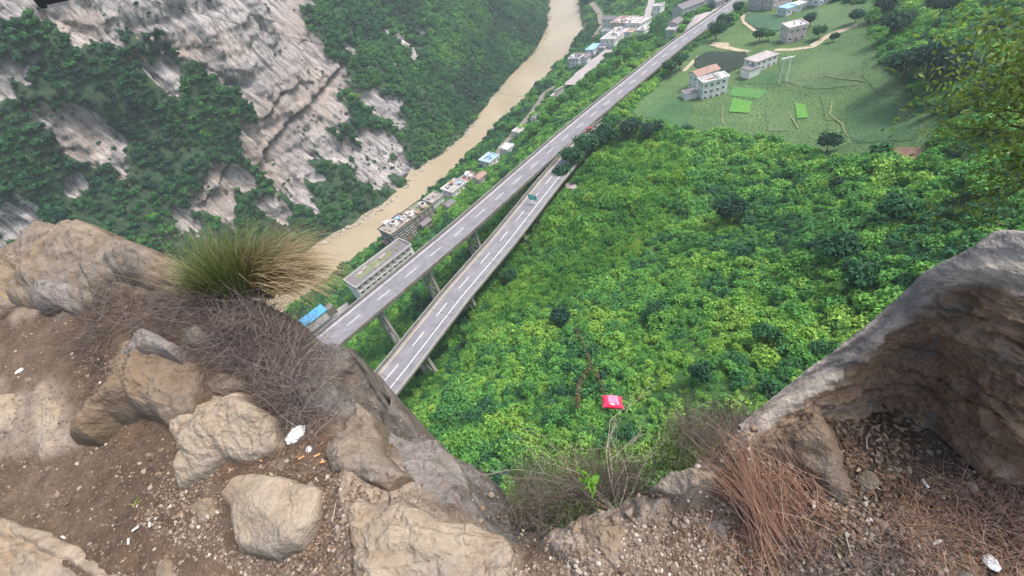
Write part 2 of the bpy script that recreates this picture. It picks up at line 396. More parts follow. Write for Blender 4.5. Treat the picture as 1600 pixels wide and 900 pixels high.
# river
rp = []
L2 = LB.copy(); 
def resample(P, n):
    P = np.asarray(P, float); s = np.r_[0, np.cumsum(np.hypot(*np.diff(P[:, :2], axis=0).T))]; t = np.linspace(0, s[-1], n)
    return np.stack([np.interp(t, s, P[:, k]) for k in range(P.shape[1])], 1)
La = resample(LB, 90); Ra = resample(RB, 90)
La[:, 0] -= 8; Ra[:, 0] += 2
V = np.stack([La*(1-t)+Ra*t for t in np.linspace(0, 1, 12)], 1).reshape(-1, 2)
link('river', mesh_np('river', np.c_[V, np.full(len(V), -150.0)], gridfaces(90, 12), M['water'], True))['kind'] = 'structure'

# ------------------------------------------------------------------ the gorge wall across the river
tdir = np.array([.66, .75]); tdir /= np.linalg.norm(tdir); ndir = np.array([-tdir[1], tdir[0]])
base = resample(LB, 400); bs = base@tdir
sv = [];  s_ = -260.0
while s_ < 1500:
    sv.append(s_); q = max(60, abs(s_-60)); s_ += max(.8, .0042*max(260, abs(s_)))
sv = np.array(sv); o_ = np.argsort(bs); bn = np.interp(sv, bs[o_], (base@ndir)[o_])
S0 = float(np.array([-52.3, 305.7])@tdir)
hv = np.r_[np.arange(-4, 190, 1.05), np.arange(190, 420, 3.0)]
SV, HV = np.meshgrid(sv, hv, indexing='ij'); BN = np.repeat(bn[:, None], len(hv), 1)
wob = 6*vn(SV/60, HV/80, 1.5)
tR = sstep(S0-4, S0+30, SV+wob-.06*HV)                       # 0: sheer buttress, 1: forested flank beyond it
talus = np.clip(HV, 0, 22+12*vn(SV/40, 0*SV, 9.0))
offL = talus/math.tan(math.radians(42))+(HV-talus)/math.tan(math.radians(71))
offR = HV/math.tan(math.radians(45))
OFF = offL*(1-tR)+offR*tR+np.maximum(HV-190, 0)*.8
OFF += (1-tR)*(7*fbm(SV/45, HV/60, 4.4, 4, True)+9*fbm(SV/55, HV/40, 8.8, 3))+tR*9*fbm(SV/50, HV/60, 2.2, 4)
def wall(off):
    x = tdir[0]*SV+ndir[0]*(BN+off); y = tdir[1]*SV+ndir[1]*(BN+off); return np.stack([x, y, -150.0+HV], -1)
P = wall(OFF); PX, PY = proj(P.reshape(-1, 3)); PX = PX.reshape(SV.shape); PY = PY.reshape(SV.shape)
ROCKS = [[(-90, -80), (60, -80), (75, -5), (38, 12), (36, 35), (15, 44), (-90, 70)],
         [(48, 22), (125, -80), (455, -80), (485, 30), (545, 95), (548, 175), (522, 205), (560, 245), (505, 255), (515, 285), (485, 270), (495, 335), (465, 325), (425, 265), (395, 235), (385, 180), (345, 105), (290, 98), (255, 60), (185, 55), (150, 75), (95, 55)],
         [(-60, 110), (35, 72), (82, 66), (84, 92), (52, 125), (12, 148), (-60, 170)],
         [(45, 170), (110, 165), (200, 205), (218, 285), (170, 275), (120, 290), (70, 240)],
         [(222, 92), (250, 95), (292, 130), (275, 148), (240, 122)], [(322, 250), (385, 240), (405, 275), (365, 345), (290, 335), (318, 290)],
         [(552, 215), (600, 205), (645, 285), (600, 278), (565, 270)], [(560, 140), (580, 138), (635, 182), (618, 190), (575, 172)],
         [(-60, 325), (60, 325), (45, 385), (-60, 400)], [(612, 20), (650, 30), (640, 100), (610, 95)], [(400, 330), (440, 300), (475, 345), (430, 345)]]
rock = np.full(SV.shape, -60.0)
for pg in ROCKS:
    d, _, _ = segdist(PX, PY, pg, True); rock = np.maximum(rock, np.where(inpoly(PX, PY, pg), d, -d))
nz = fbm(SV/8, HV/20, 5.5, 5)*58+fbm(SV/26, HV/34, 1.5, 3)*22+fbm(SV/3, HV/7, 2.5, 3)*14
rk = rock+nz
for pg, pen in ((ROCKS[9], 22), (ROCKS[7], 8)):
    rk = np.where(inpoly(PX, PY, pg), rk-pen, rk)
veg = sstep(8, -8, rk)
tanm = np.zeros(SV.shape)
for cx, cy, ax, ay in [(500, 150, 60, 60), (440, 190, 45, 60), (330, 75, 60, 28), (420, 250, 50, 70), (290, 80, 30, 20), (140, 225, 40, 40), (350, 310, 50, 45), (470, 30, 30, 40), (130, 40, 50, 30)]:
    tanm = np.maximum(tanm, np.exp(-((PX-cx)/ax)**2-((PY-cy)/ay)**2))
# the big slanting overhangs: upper side stands out over the lower
crk = np.zeros(SV.shape); step = np.zeros(SV.shape)
for pl, dep in (([(548, 92), (520, 130), (492, 165), (462, 192), (430, 225), (415, 262)], 9), ([(478, 128), (450, 150), (425, 185)], 4), ([(98, 70), (118, 46)], 3), ([(228, 66), (240, 52)], 4), ([(380, 130), (330, 105), (290, 92)], 4), ([(330, 320), (368, 262)], 5), ([(82, 256), (104, 232)], 4), ([(60, 60), (100, 90), (150, 100)], 4)):
    d, t, sg = segdist(PX, PY, pl); d = d+3*fbm(SV/6, HV/6, 3.1, 3)
    crk = np.maximum(crk, np.exp(-(d/2.2)**2)*.8*(dep > 3)); step += dep*np.exp(-np.maximum(d, 0)/22)*np.where((PY-np.interp(t, range(len(pl)), [q[1] for q in pl])) > 0, 1, -.15)
rocky = 1-veg
OFF = OFF+step*rocky*.8+crk*3.5
OFF += rocky*(7.0*fbm(SV/11, HV/34, 6.6, 6, True, .6)+2.6*fbm(SV/3.4, HV/12, 2.6, 4, True)+4*fbm(SV/30, HV/14, 3.6, 3, True)+2.2*vn(np.floor(SV/9+1.5*fbm(SV/14, HV/14, 1.1, 2))*5.1, np.floor(HV/13+SV/40+1.2*fbm(SV/12, HV/12, 8.1, 2))*3.3, 0*SV))+veg*2.2*fbm(SV/8, HV/8, 7.7, 4)
P = wall(OFF).reshape(-1, 3)
me = mesh_np('gorge_wall', P, gridfaces(len(sv), len(hv)), M['cliff'], True, {'veg': veg.ravel(), 'tan': tanm.ravel(), 'crack_shade': crk.ravel()*rocky.ravel()})
uvl = me.uv_layers.new(name='sh'); li = np.empty(len(me.loops), np.int32); me.loops.foreach_get('vertex_index', li)
uvl.data.foreach_set('uv', np.stack([SV.ravel()[li], HV.ravel()[li]], -1).astype(np.float32).ravel())
tag(link('mountain', me), kind='structure')
WALL_P, WALL_V, WALL_S = P, veg.ravel(), (SV.ravel(), HV.ravel())

# ------------------------------------------------------------------ foliage building blocks
def crown_mesh(name, seed, lobes, leaves, size, mat, flat=.75, droop=0.0, aspect=1.0, core=True):
    r = np.random.default_rng(seed); cs = []
    for i in range(lobes):
        a = r.uniform(0, 2*math.pi); q = math.sqrt(r.uniform(0, 1))*.62
        cs.append((q*math.cos(a), q*math.sin(a), flat*(.35+.5*r.uniform(0, 1)*(1-q*.7)), r.uniform(.30, .48)))
    V = []; Fq = []; sh = []
    for k in range(leaves):
        cx, cy, cz, cr_ = cs[k % lobes]
        d = r.normal(size=3); d[2] = abs(d[2])*.9-.22; d /= np.linalg.norm(d); rad = cr_*r.uniform(.72, 1.08)
        p = np.array([cx, cy, cz])+d*rad*np.array([1, 1, flat])
        nrm = d*.7+r.normal(size=3)*.45+np.array([0, 0, .55-droop]); nrm /= np.linalg.norm(nrm)
        a = np.cross(nrm, r.normal(size=3)); a /= np.linalg.norm(a); b = np.cross(nrm, a)
        s1 = size*r.uniform(.6, 1.3); s2 = s1*r.uniform(.45, .8)*aspect
        tip = -droop*s1*np.array([0, 0, 1])
        n_ = len(V); V += [p-a*s1*.5, p-b*s2*.5, p+a*s1*.5+tip, p+b*s2*.5]; Fq.append((n_, n_+1, n_+2, n_+3))
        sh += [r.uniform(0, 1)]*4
    if core:   # inner sheets with crown shade painted dark, so it is not see-through
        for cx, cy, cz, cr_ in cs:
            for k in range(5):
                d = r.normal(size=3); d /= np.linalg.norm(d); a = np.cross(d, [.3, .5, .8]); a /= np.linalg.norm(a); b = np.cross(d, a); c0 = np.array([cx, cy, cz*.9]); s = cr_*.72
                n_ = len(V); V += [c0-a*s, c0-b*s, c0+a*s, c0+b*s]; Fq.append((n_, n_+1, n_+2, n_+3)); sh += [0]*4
    return mesh_np(name, V, Fq, mat, False, {'shade': sh})
def unlinked(name, meshes):
    c = bpy.data.collections.new(name)
    for i, me in enumerate(meshes):
        o = bpy.data.objects.new('%s_%02d' % (name, i), me); c.objects.link(o)
    return c
def scatter(name, P, scl, tint, coll, nkinds, idx=None, rot=None, sz=None, tilt=None):
    P = np.asarray(P); n = len(P); me = bpy.data.meshes.new(name); me.vertices.add(n); me.vertices.foreach_set('co', P.astype(np.float32).ravel())
    S3 = np.stack([scl, scl, scl*(sz if sz is not None else rng.uniform(.8, 1.25, n))], -1)
    R3 = np.zeros((n, 3)); R3[:, 2] = rng.uniform(0, 6.283, n) if rot is None else rot
    if tilt is not None: R3[:, 0] = tilt*rng.normal(size=n); R3[:, 1] = tilt*rng.normal(size=n)
    a = me.attributes.new('scl', 'FLOAT_VECTOR', 'POINT'); a.data.foreach_set('vector', S3.astype(np.float32).ravel())
    a = me.attributes.new('rot', 'FLOAT_VECTOR', 'POINT'); a.data.foreach_set('vector', R3.astype(np.float32).ravel())
    a = me.attributes.new('tint', 'FLOAT', 'POINT'); a.data.foreach_set('value', np.clip(tint, 0, 1).astype(np.float32))
    a = me.attributes.new('idx', 'INT', 'POINT'); a.data.foreach_set('value', (rng.integers(0, nkinds, n) if idx is None else np.asarray(idx)).astype(np.int32))
    o = link(name, me)
    g = bpy.data.node_groups.new(name, 'GeometryNodeTree')
    g.interface.new_socket('Geometry', in_out='INPUT', socket_type='NodeSocketGeometry'); g.interface.new_socket('Geometry', in_out='OUTPUT', socket_type='NodeSocketGeometry')
    gi = g.nodes.new('NodeGroupInput'); go = g.nodes.new('NodeGroupOutput'); ip = g.nodes.new('GeometryNodeInstanceOnPoints')
    ci = g.nodes.new('GeometryNodeCollectionInfo'); ci.inputs[0].default_value = coll; ci.inputs[1].default_value = True; ci.inputs[2].default_value = True
    def na(nm, dt):
        q = g.nodes.new('GeometryNodeInputNamedAttribute'); q.data_type = dt; q.inputs[0].default_value = nm; return q.outputs[0]
    g.links.new(gi.outputs[0], ip.inputs['Points']); g.links.new(ci.outputs[0], ip.inputs['Instance']); ip.inputs['Pick Instance'].default_value = True
    g.links.new(na('idx', 'INT'), ip.inputs['Instance Index']); g.links.new(na('scl', 'FLOAT_VECTOR'), ip.inputs['Scale'])
    e2r = g.nodes.new('FunctionNodeEulerToRotation'); g.links.new(na('rot', 'FLOAT_VECTOR'), e2r.inputs[0]); g.links.new(e2r.outputs[0], ip.inputs['Rotation'])
    g.links.new(ip.outputs[0], go.inputs[0])
    md = o.modifiers.new('scatter', 'NODES'); md.node_group = g; o['kind'] = 'stuff'; return o

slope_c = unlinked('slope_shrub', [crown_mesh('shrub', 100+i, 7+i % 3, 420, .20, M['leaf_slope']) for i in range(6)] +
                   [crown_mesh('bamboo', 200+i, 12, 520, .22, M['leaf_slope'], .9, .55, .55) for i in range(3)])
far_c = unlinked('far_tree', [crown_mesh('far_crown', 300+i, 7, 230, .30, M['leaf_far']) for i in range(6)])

# where nothing may grow: roads, river, buildings, fields (outlined on the ground)
def gpoly(pts): return [tuple(hit(*p)[:2]) for p in pts]
FIELD = gpoly([(985, 178), (1060, 95), (1110, 60), (1150, 35), (1165, 18), (1260, 5), (1370, 5), (1360, 60), (1385, 110), (1460, 170), (1450, 235), (1330, 245), (1215, 220), (1120, 212), (1050, 200)])
CLEAR = [gpoly(p) for p in ([(880, 286), (903, 286), (914, 306), (900, 312), (888, 300)], [(1385, 232), (1445, 232), (1445, 250), (1385, 250)])]
YARD = gpoly([(1058, 66), (1080, 27), (1110, 18), (1135, 4), (1156, -2), (1140, 14), (1095, 50), (1040, 88)])
STREETS = [([(760, 258), (790, 225), (825, 185), (850, 148), (868, 135)], 2.6, 'rail', 'road', None), ([(893, 135), (912, 116), (940, 92), (955, 80)], 6.5, 'yard', 'road', None), ([(1008, 44), (1014, 20), (1022, -8)], 4.0, 'yard', 'road', None),
           ([(931, 58), (942, 42), (938, 22), (925, 5)], 3.8, 'rail', 'track', None),
           ([(1210, 79), (1240, 78), (1268, 74), (1285, 62), (1305, 52), (1340, 39)], 1.7, 'track', 'track', None),
           ([(1172, 20), (1160, 27), (1163, 36), (1182, 50)], 1.2, 'track', 'track', None), ([(1068, 112), (1082, 98), (1092, 88)], 1.2, 'track', 'track', None),
           ([(1112, 70), (1140, 76), (1168, 82)], 1.9, 'track', 'track', None), ([(488, 515), (515, 497), (545, 478)], 3.0, 'yard', 'road', None)]
STP = []
for pts, w, mt, nm, _ in STREETS:
    STP.append((np.array([hit(*p)[:2] for p in pts]), w, mt, nm))
BLD = []   # footprints, filled below: (x,y,r)
def blocked(x, y, mg=1.5):
    b = np.zeros(np.shape(x), bool); low = ground_raw(x, y) < -101.5
    b |= (segdist(x, y, B1)[0] < 6.6+mg*.6) & ~low; b |= (segdist(x, y, B2)[0] < 6.0+mg*.6) & ~low
    for P_, w, _, _ in STP: b |= segdist(x, y, P_)[0] < w+mg*.7
    b |= inpoly(x, y, RPOLY) | inpoly(x, y, YARD)
    for bx, by, br in BLD: b |= np.hypot(x-bx, y-by) < br+mg*.5
    for c in CLEAR: b |= inpoly(x, y, c)
    return b

# ------------------------------------------------------------------ streets, tracks, yard and fields draped on the ground
def drape_strip(name, P_, w, mat, lift=.08, **k):
    Q = resample(P_, 60); T = np.gradient(Q, axis=0); T /= np.linalg.norm(T, axis=1)[:, None]; Nn = np.stack([T[:, 1], -T[:, 0]], 1)
    ww = w*(1+.12*vn(Q[:, 0]/6, Q[:, 1]/6, 2.0))
    V = np.stack([Q+Nn*(ww*u)[:, None] for u in np.linspace(-1, 1, 7)], 1).reshape(-1, 2)
    z = gz(V[:, 0], V[:, 1]).reshape(60, 7); z = np.repeat(z.max(1)[:, None]*.5+z.mean(1)[:, None]*.5, 7, 1).ravel()+lift
    return tag(link(name, mesh_np(name, np.c_[V, z], gridfaces(60, 7), mat, True)), kind='structure')
for P_, w, mt, nm in STP: drape_strip(nm, P_, w, M[mt], .25)
M['path'] = plain('trodden_path', (.17, .20, .09), .3, .6)
for pts in ([(1232, 178), (1240, 190), (1247, 202)], [(1300, 158), (1296, 180), (1315, 195), (1326, 215)], [(1130, 165), (1128, 190), (1140, 208)], [(1215, 128), (1290, 120), (1350, 128)]): drape_strip('path', np.array([hit(*p)[:2] for p in pts]), .28, M['path'], .36)
def drape_poly(name, poly, mat, lift=.2, n=70):
    poly = np.array(poly); lo = poly.min(0); hi = poly.max(0)
    xs = np.linspace(lo[0], hi[0], n); ys = np.linspace(lo[1], hi[1], n); X, Y = np.meshgrid(xs, ys, indexing='ij')
    ins = inpoly(X, Y, [tuple(p) for p in poly]); Z = gz(X, Y)+lift
    f = gridfaces(n, n); k = ins.ravel()[f].sum(1) >= 3; f = f[k]
    # pull outside corners on to the outline
    V = np.stack([X, Y, Z], -1).reshape(-1, 3)
    used, inv = np.unique(f, return_inverse=True)
    return tag(link(name, mesh_np(name, V[used], inv.reshape(-1, 4), mat, True)), kind='structure')
drape_poly('yard', YARD, M['yard'], .25)
M['field_top'] = fieldmat('field_top', (.055, .125, .07), (.08, .165, .085)); M['field_olive'] = fieldmat('field_olive', (.085, .15, .065), (.13, .20, .085)); M['field_cool'] = fieldmat('field_cool', (.055, .13, .052), (.09, .175, .068))
for pg, mt in (([(1000, 178), (1045, 145), (1085, 165), (1070, 200), (1040, 196)], 'field_cool'), ([(1215, 92), (1300, 80), (1350, 95), (1345, 135), (1270, 140), (1225, 130)], 'field_olive'), ([(1195, 170), (1235, 172), (1235, 205), (1200, 206)], 'field_olive'), ([(1320, 165), (1400, 160), (1440, 185), (1430, 222), (1340, 225)], 'field_cool'),
               ([(1280, 150), (1330, 148), (1330, 185), (1290, 190)], 'field_mid'), ([(1180, 112), (1215, 112), (1220, 132), (1150, 132)], 'field_cool'), ([(1250, 10), (1350, 8), (1345, 32), (1290, 50), (1262, 40)], 'field_olive'), ([(1360, 95), (1385, 115), (1420, 150), (1370, 150), (1345, 115)], 'field_mid')):
    drape_poly('field', gpoly(pg), M[mt], .30, 44)
drape_poly('field', FIELD, M['field_mid'], .12, 110)
SUB = {'dark': gpoly([(1085, 92), (1105, 82), (1165, 82), (1168, 92), (1158, 106), (1135, 116), (1120, 118), (1085, 105)]),
       'bright': gpoly([(1145, 154), (1174, 160), (1171, 178), (1138, 176)]), 'bright2': gpoly([(1241, 162), (1258, 165), (1263, 185), (1245, 187)]),
       'light': gpoly([(1145, 136), (1200, 142), (1185, 155), (1140, 150)]), 'top': gpoly([(1165, 22), (1210, 24), (1245, 35), (1215, 50), (1180, 45), (1163, 33)])}
drape_poly('field', SUB['dark'], M['field_dark'], .6); drape_poly('field', SUB['bright'], M['field_bright'], .5); drape_poly('field', SUB['bright2'], M['field_bright'], .5)
drape_poly('field', SUB['light'], M['field_light'], .3); drape_poly('field', SUB['top'], M['field_top'], .6)
drape_poly('clearing', CLEAR[0][:], M['field_mid'], .2, 30)
drape_poly('clearing', gpoly([(882, 287), (900, 288), (902, 296), (885, 297)]), M['yard'], .4, 20)
drape_poly('clearing', CLEAR[1], plain('bare_earth', (.26, .16, .10), .3, .5), .3, 30)
drape_poly('clearing', gpoly([(1112, 66), (1140, 68), (1138, 79), (1118, 76)]), M['track'], .34, 20)

# ------------------------------------------------------------------ elevated roads
def offset_line(P_, d):
    P_ = np.asarray(P_, float); T = np.gradient(P_, axis=0); T /= np.linalg.norm(T, axis=1)[:, None]
    return P_+np.stack([T[:, 1], -T[:, 0]], 1)*d            # + is to the right when driving up the valley
def ribbon(P_, a, b, z, n=9, thick=0.0):
    Q = [offset_line(P_, a+(b-a)*u) for u in np.linspace(0, 1, n)]
    return np.stack(Q, 1), np.abs(np.linspace(-1, 1, n))
def highway(name, label, axis, half, zt, piers, dash_from, dash_gap, dash_off, cap_until, fence_side):
    root = empty(name, (axis[0][0], axis[0][1], zt), label=label, cat='elevated road')
    rx, ry = axis[0]
    A_ = resample(axis, 120)
    def place(me, nm): return link(nm, me, root)
    def sheet(nm, a, b, z, mat, attrs=True, k=9, A2=None):
        G, u = ribbon(A_ if A2 is None else A2, a, b, z, k); nn = len(G); V = np.c_[G.reshape(-1, 2)-[rx, ry], np.full(nn*k, z)]
        ln = np.tile(np.exp(-((np.abs(np.linspace(-1, 1, k))-.48)/.14)**2), nn)
        return place(mesh_np(nm, V, gridfaces(nn, k)[:, ::-1], mat, False, {'lane': ln}), nm)
    def extr(nm, prof, mat, A2=None):
        """profile [(offset, z)] closed, swept along the axis"""
        B_ = A_ if A2 is None else A2; k = len(prof); V = []
        Q = [offset_line(B_, p[0])-[rx, ry] for p in prof]
        for i in range(len(B_)):
            for j in range(k): V.append((Q[j][i][0], Q[j][i][1], prof[j][1]))
        Fq = [(i*k+j, i*k+(j+1) % k, (i+1)*k+(j+1) % k, (i+1)*k+j) for i in range(len(B_)-1) for j in range(k)]
        return place(mesh_np(nm, V, Fq, mat), nm)
    extr('deck', [(-half-.35, -.02), (half+.35, -.02), (half+.35, -.55), (half-1.8, -.9), (half-2.2, -2.3), (-half+2.2, -2.3), (-half+1.8, -.9), (-half-.35, -.55)], M['concrete_dark'])
    sheet('carriageway', -half, half, 0.01, M['asphalt'], k=25)
    for sgn in (-1, 1):
        e = sgn*(half+.02)
        extr('parapet', [(e-.02 if sgn > 0 else e-.33, 0.0), (e+.33 if sgn > 0 else e+.02, 0.0), (e+.33 if sgn > 0 else e+.02, .75), (e-.02 if sgn > 0 else e-.33, .75)], M['concrete_dark'] if sgn < 0 or fence_side else M['concrete'])
        extr('guard_rail', [(sgn*(half+.1), .95), (sgn*(half+.25), .95), (sgn*(half+.25), 1.12), (sgn*(half+.1), 1.12)], M['steel'])
        mb = MB(); Q = resample(offset_line(resample(axis, 400), sgn*(half+.17))[60:300], 110)
        for q in Q: mb.box((q[0]-rx, q[1]-ry, .86), (.12, .12, .24))
        o = mb.build('rail_post', M['steel'], root); o['kind'] = 'stuff'
    sheet('edge_line', -half+1.0, -half+1.28, .018, M['line'] if name == 'viaduct' and dash_off == 0 else M['yellow_line'], k=2)
    sheet('edge_line', half-dash_off-.74, half-dash_off-.46, .018, M['line'], k=2)
    # lane dashes, one mesh shared
    Bd = resample(axis, 2000); s = np.r_[0, np.cumsum(np.hypot(*np.diff(Bd, axis=0).T))]
    mb = MB(); mb.box((0, 0, 0), (6.0, .26, .008)); dm = mb.me('lane_dash', M['line'])
    t = dash_from
    mid = (-half+1.0+half-dash_off-.6)/2
    Om = offset_line(Bd, mid)
    while t < s[-1]-8:
        i = np.searchsorted(s, t); p = Om[min(i, 1999)]; q = Om[min(i+8, 1999)]
        if seen([[p[0], p[1], zt]], 20)[0]:
            o = link('lane_dash', dm, root, (p[0]-rx, p[1]-ry, .024), math.atan2(q[1]-p[1], q[0]-p[0]))
        t += dash_gap
    for sj in np.arange(20, s[-1]-10, 27.0):
        i = np.searchsorted(s, sj); p = Bd[i]; q = Bd[min(i+8, 1999)]
        if seen([[p[0], p[1], zt]], 20)[0]:
            mb = MB(); mb.box((0, 0, 0), (.35, 2*half-.1, .012)); mb.build('expansion_joint', M['concrete_dark'], root, (p[0]-rx, p[1]-ry, .017), math.atan2(q[1]-p[1], q[0]-p[0]))
    # X-braced twin column piers
    tdx = None
    for (sx, frac) in piers:
        i = np.searchsorted(s, sx); p = Bd[min(i, 1999)]; q = Bd[min(i+8, 1999)]; d = (q-p)/np.linalg.norm(q-p); n_ = np.array([d[1], -d[0]])
        bot = float(gz(p[0], p[1]))-zt-1.0; top = -2.3
        loc = (p[0]-rx, p[1]-ry, 0); pr = link('pier', None, root, loc, math.atan2(d[1], d[0])); 
        ang = 0
        mb = MB(); mb.box((0, 0, top-.6), (1.6, half*1.35, 1.2)); mb.build('cap_beam', M['concrete'], pr)
        for sg in (-1, 1):
            mb = MB(); mb.beam((0, sg*half*.5, top-1.2), (0, sg*half*.62, bot), 1.0, 1.0); mb.build('column', M['concrete'], pr)
        H = top-1.2-bot; nb = max(1, int(H/7))
        for b in range(nb):
            z1 = top-1.2-b*H/nb; z0 = z1-H/nb
            mb = MB(); mb.beam((0, -half*.5, z1), (0, half*.55, z0+.4), .45, .5); mb.beam((.02, half*.5, z1), (.02, -half*.55, z0+.4), .40, .45); mb.build('cross_brace', M['concrete'], pr)
            mb = MB(); mb.box((0, 0, z0+.3), (.5, half*1.05, .55)); mb.build('tie_beam', M['concrete'], pr)
    return root
s1 = np.r_[0, np.cumsum(np.hypot(*np.diff(B1, axis=0).T))]
def s_at(axis, px, py, z):
    q = at(px, py, z); Bd = resample(axis, 2000); s = np.r_[0, np.cumsum(np.hypot(*np.diff(Bd, axis=0).T))]
    return float(s[np.argmin(np.hypot(Bd[:, 0]-q[0], Bd[:, 1]-q[1]))])
P1 = [(s_at(B1, *p, -96), 1) for p in ((575, 470), (645, 405), (712, 345), (780, 282))]
P2 = [(s_at(B2, *p, -96), 1) for p in ((645, 540), (720, 450), (795, 350))]
highway('viaduct', 'left and longer elevated grey road on braced piers beside the brown river', B1, 5.75, -96.0, P1, s_at(B1, 560, 505, -96), 13.2, 0, 0, True)
highway('viaduct', 'right elevated road with yellow left edge line under the green slope', B2, 5.5, -96.2, P2, s_at(B2, 620, 585, -96), 13.2, 2.6, 0, False)

# ------------------------------------------------------------------ buildings
WINM = {}
def winmesh(w, h):
    k = (round(w, 1), round(h, 1))
    if k not in WINM:
        f = MB()
        for a, b, c_, d in ((0, h/2, w+.2, .12), (0, -h/2, w+.2, .16), (-w/2, 0, .1, h), (w/2, 0, .1, h), (0, 0, .07, h)): f.box((a, -.08, b), (c_, .18, d))
        g = MB(); g.box((0, -.02, 0), (w, .06, h)); WINM[k] = (f.me('window', M['white_paint']), g.me('pane', M['glass']))
    return WINM[k]
def building(label, cat, px, py, w, d, h, yaw, wall='white_wall', roof='roof_slab', floors=2, cols=4, cols2=2, gable=False, wn=(1.3, 1.3), group=None, clutter=0, zb=None, name='house', door=True, panes=False, parapet=.7, awn=None, annex=None, sides=('f', 'l', 'r')):
    q = hit(px, py) if zb is None else at(px, py, zb)
    BLD.append((q[0], q[1], .5*math.hypot(w, d)*.95)); r = random.Random(hash((px, py)) & 1023)
    zs = min(float(gz(q[0]+a, q[1]+b)) for a in (-w/3, w/3) for b in (-d/3, d/3)); z0 = q[2]
    root = empty(name, (q[0], q[1], z0), math.radians(yaw), label=label, cat=cat, group=group)
    mb = MB(); mb.box((0, 0, h/2-2), (w, d, h+4)); mb.build('wall', M[wall], root)
    if gable:
        ro = MB(); rh = min(w, d)*.22
        if w >= d: prof = [(-d/2-.6, 0), (0, rh), (d/2+.6, 0)]; vs = [(s*(w/2+.6), y, h+z+.02) for s in (-1, 1) for y, z in prof]+[(s*(w/2+.6), y, h+z+.25) for s in (-1, 1) for y, z in prof]
        else: prof = [(-w/2-.6, 0), (0, rh), (w/2+.6, 0)]; vs = [(y, s*(d/2+.6), h+z+.02) for s in (-1, 1) for y, z in prof]+[(y, s*(d/2+.6), h+z+.25) for s in (-1, 1) for y, z in prof]
        ro.add(vs, [(0, 1, 4, 3), (1, 2, 5, 4), (6, 9, 10, 7), (7, 10, 11, 8), (0, 3, 9, 6), (2, 8, 11, 5), (0, 6, 7, 1), (1, 7, 8, 2), (3, 4, 10, 9), (4, 5, 11, 10)])
        ro.build('roof', M[roof], root)
        gb = MB()
        if w >= d:
            for s in (-1, 1): gb.add([(s*(w/2-.02), -d/2, h), (s*(w/2-.02), d/2, h), (s*(w/2-.02), 0, h+rh)], [(0, 1, 2)])
        else:
            for s in (-1, 1): gb.add([(-w/2, s*(d/2-.02), h), (w/2, s*(d/2-.02), h), (0, s*(d/2-.02), h+rh)], [(0, 1, 2)])
        gb.build('gable', M[wall], root)
    else:
        ro = MB(); ro.box((0, 0, h+.1), (w+.9, d+.9, .26)); rf = ro.build('roof', M[roof], root)
        if parapet:
            pp = MB()
            for a, b, c_, e in ((0, d/2+.33, w+.9, .22), (0, -d/2-.33, w+.9, .22), (w/2+.33, 0, .22, d+.44), (-w/2-.33, 0, .22, d+.44)): pp.box((a, b, h+.23+parapet/2), (c_, e, parapet))
            pp.build('parapet', M[wall], root)
        for k in range(clutter):
            c = MB(); t = r.random()
            a, b = r.uniform(-w/2+1.5, w/2-1.5), r.uniform(-d/2+1.3, d/2-1.3)
            if t < .3: c.box((a, b, h+1.2), (2.6, 2.4, 2.2)); c.build('stair_head', M['white_wall' if r.random() < .5 else 'grey_wall'], root)
            elif t < .55: c.tube([(a, b, h+.2), (a, b, h+1.5)], .6, 8); c.build('water_tank', M['steel'], root)
            elif t < .8: c.box((a, b, h+.5), (r.uniform(1.5, 4), r.uniform(.3, 1), .5), rz=r.uniform(0, 3)); c.build('roof_clutter', M['rubble_roof'], root)
            else:
                zz = r.uniform(1.6, 2.4); c.box((a, b, h+zz), (r.uniform(2, 4), r.uniform(2, 3), .1), M=Matrix.Rotation(r.uniform(-.15, .15), 3, 'X'))
                for sx in (-1, 1): c.box((a+sx, b, h+zz/2), (.12, .12, zz))
                c.build('roof_shelter', M[r.choice(['tile_grey', 'blue_pale', 'tile_brown', 'roof_slab'])], root)
    wf, wp = winmesh(*wn)
    def win(x, y, z, rz):
        o = link('window', wf, root, (x, y, z), rz); link('pane', wp, o)
    fh = h/floors
    for fl in range(floors):
        z = fh*(fl+.55)
        for c in range(cols):
            x = -w/2+w*(c+.5)/cols
            if door and fl == 0 and c == cols//2:
                dm = MB(); dm.box((x, -d/2-.04, 1.05), (1.1, .12, 2.1)); dm.build('door', M['tile_brown'], root)
            else: win(x, -d/2-.02, z, 0)
        for c in range(cols2):
            y = -d/2+d*(c+.5)/cols2
            if 'l' in sides: win(-w/2-.02, y, z, -math.pi/2)
            if 'r' in sides: win(w/2+.02, y, z, math.pi/2)
    if annex:
        ax, ay, aw, ad, ah, am, ar = annex
        a = MB(); a.box((ax, ay, ah/2-2), (aw, ad, ah+4)); a.build('annex_wall', M[am], root)
        a = MB(); a.box((ax, ay, ah+.12), (aw+.5, ad+.5, .26)); a.build('annex_roof', M[ar], root)
    return root, q, h
YR = 38.0
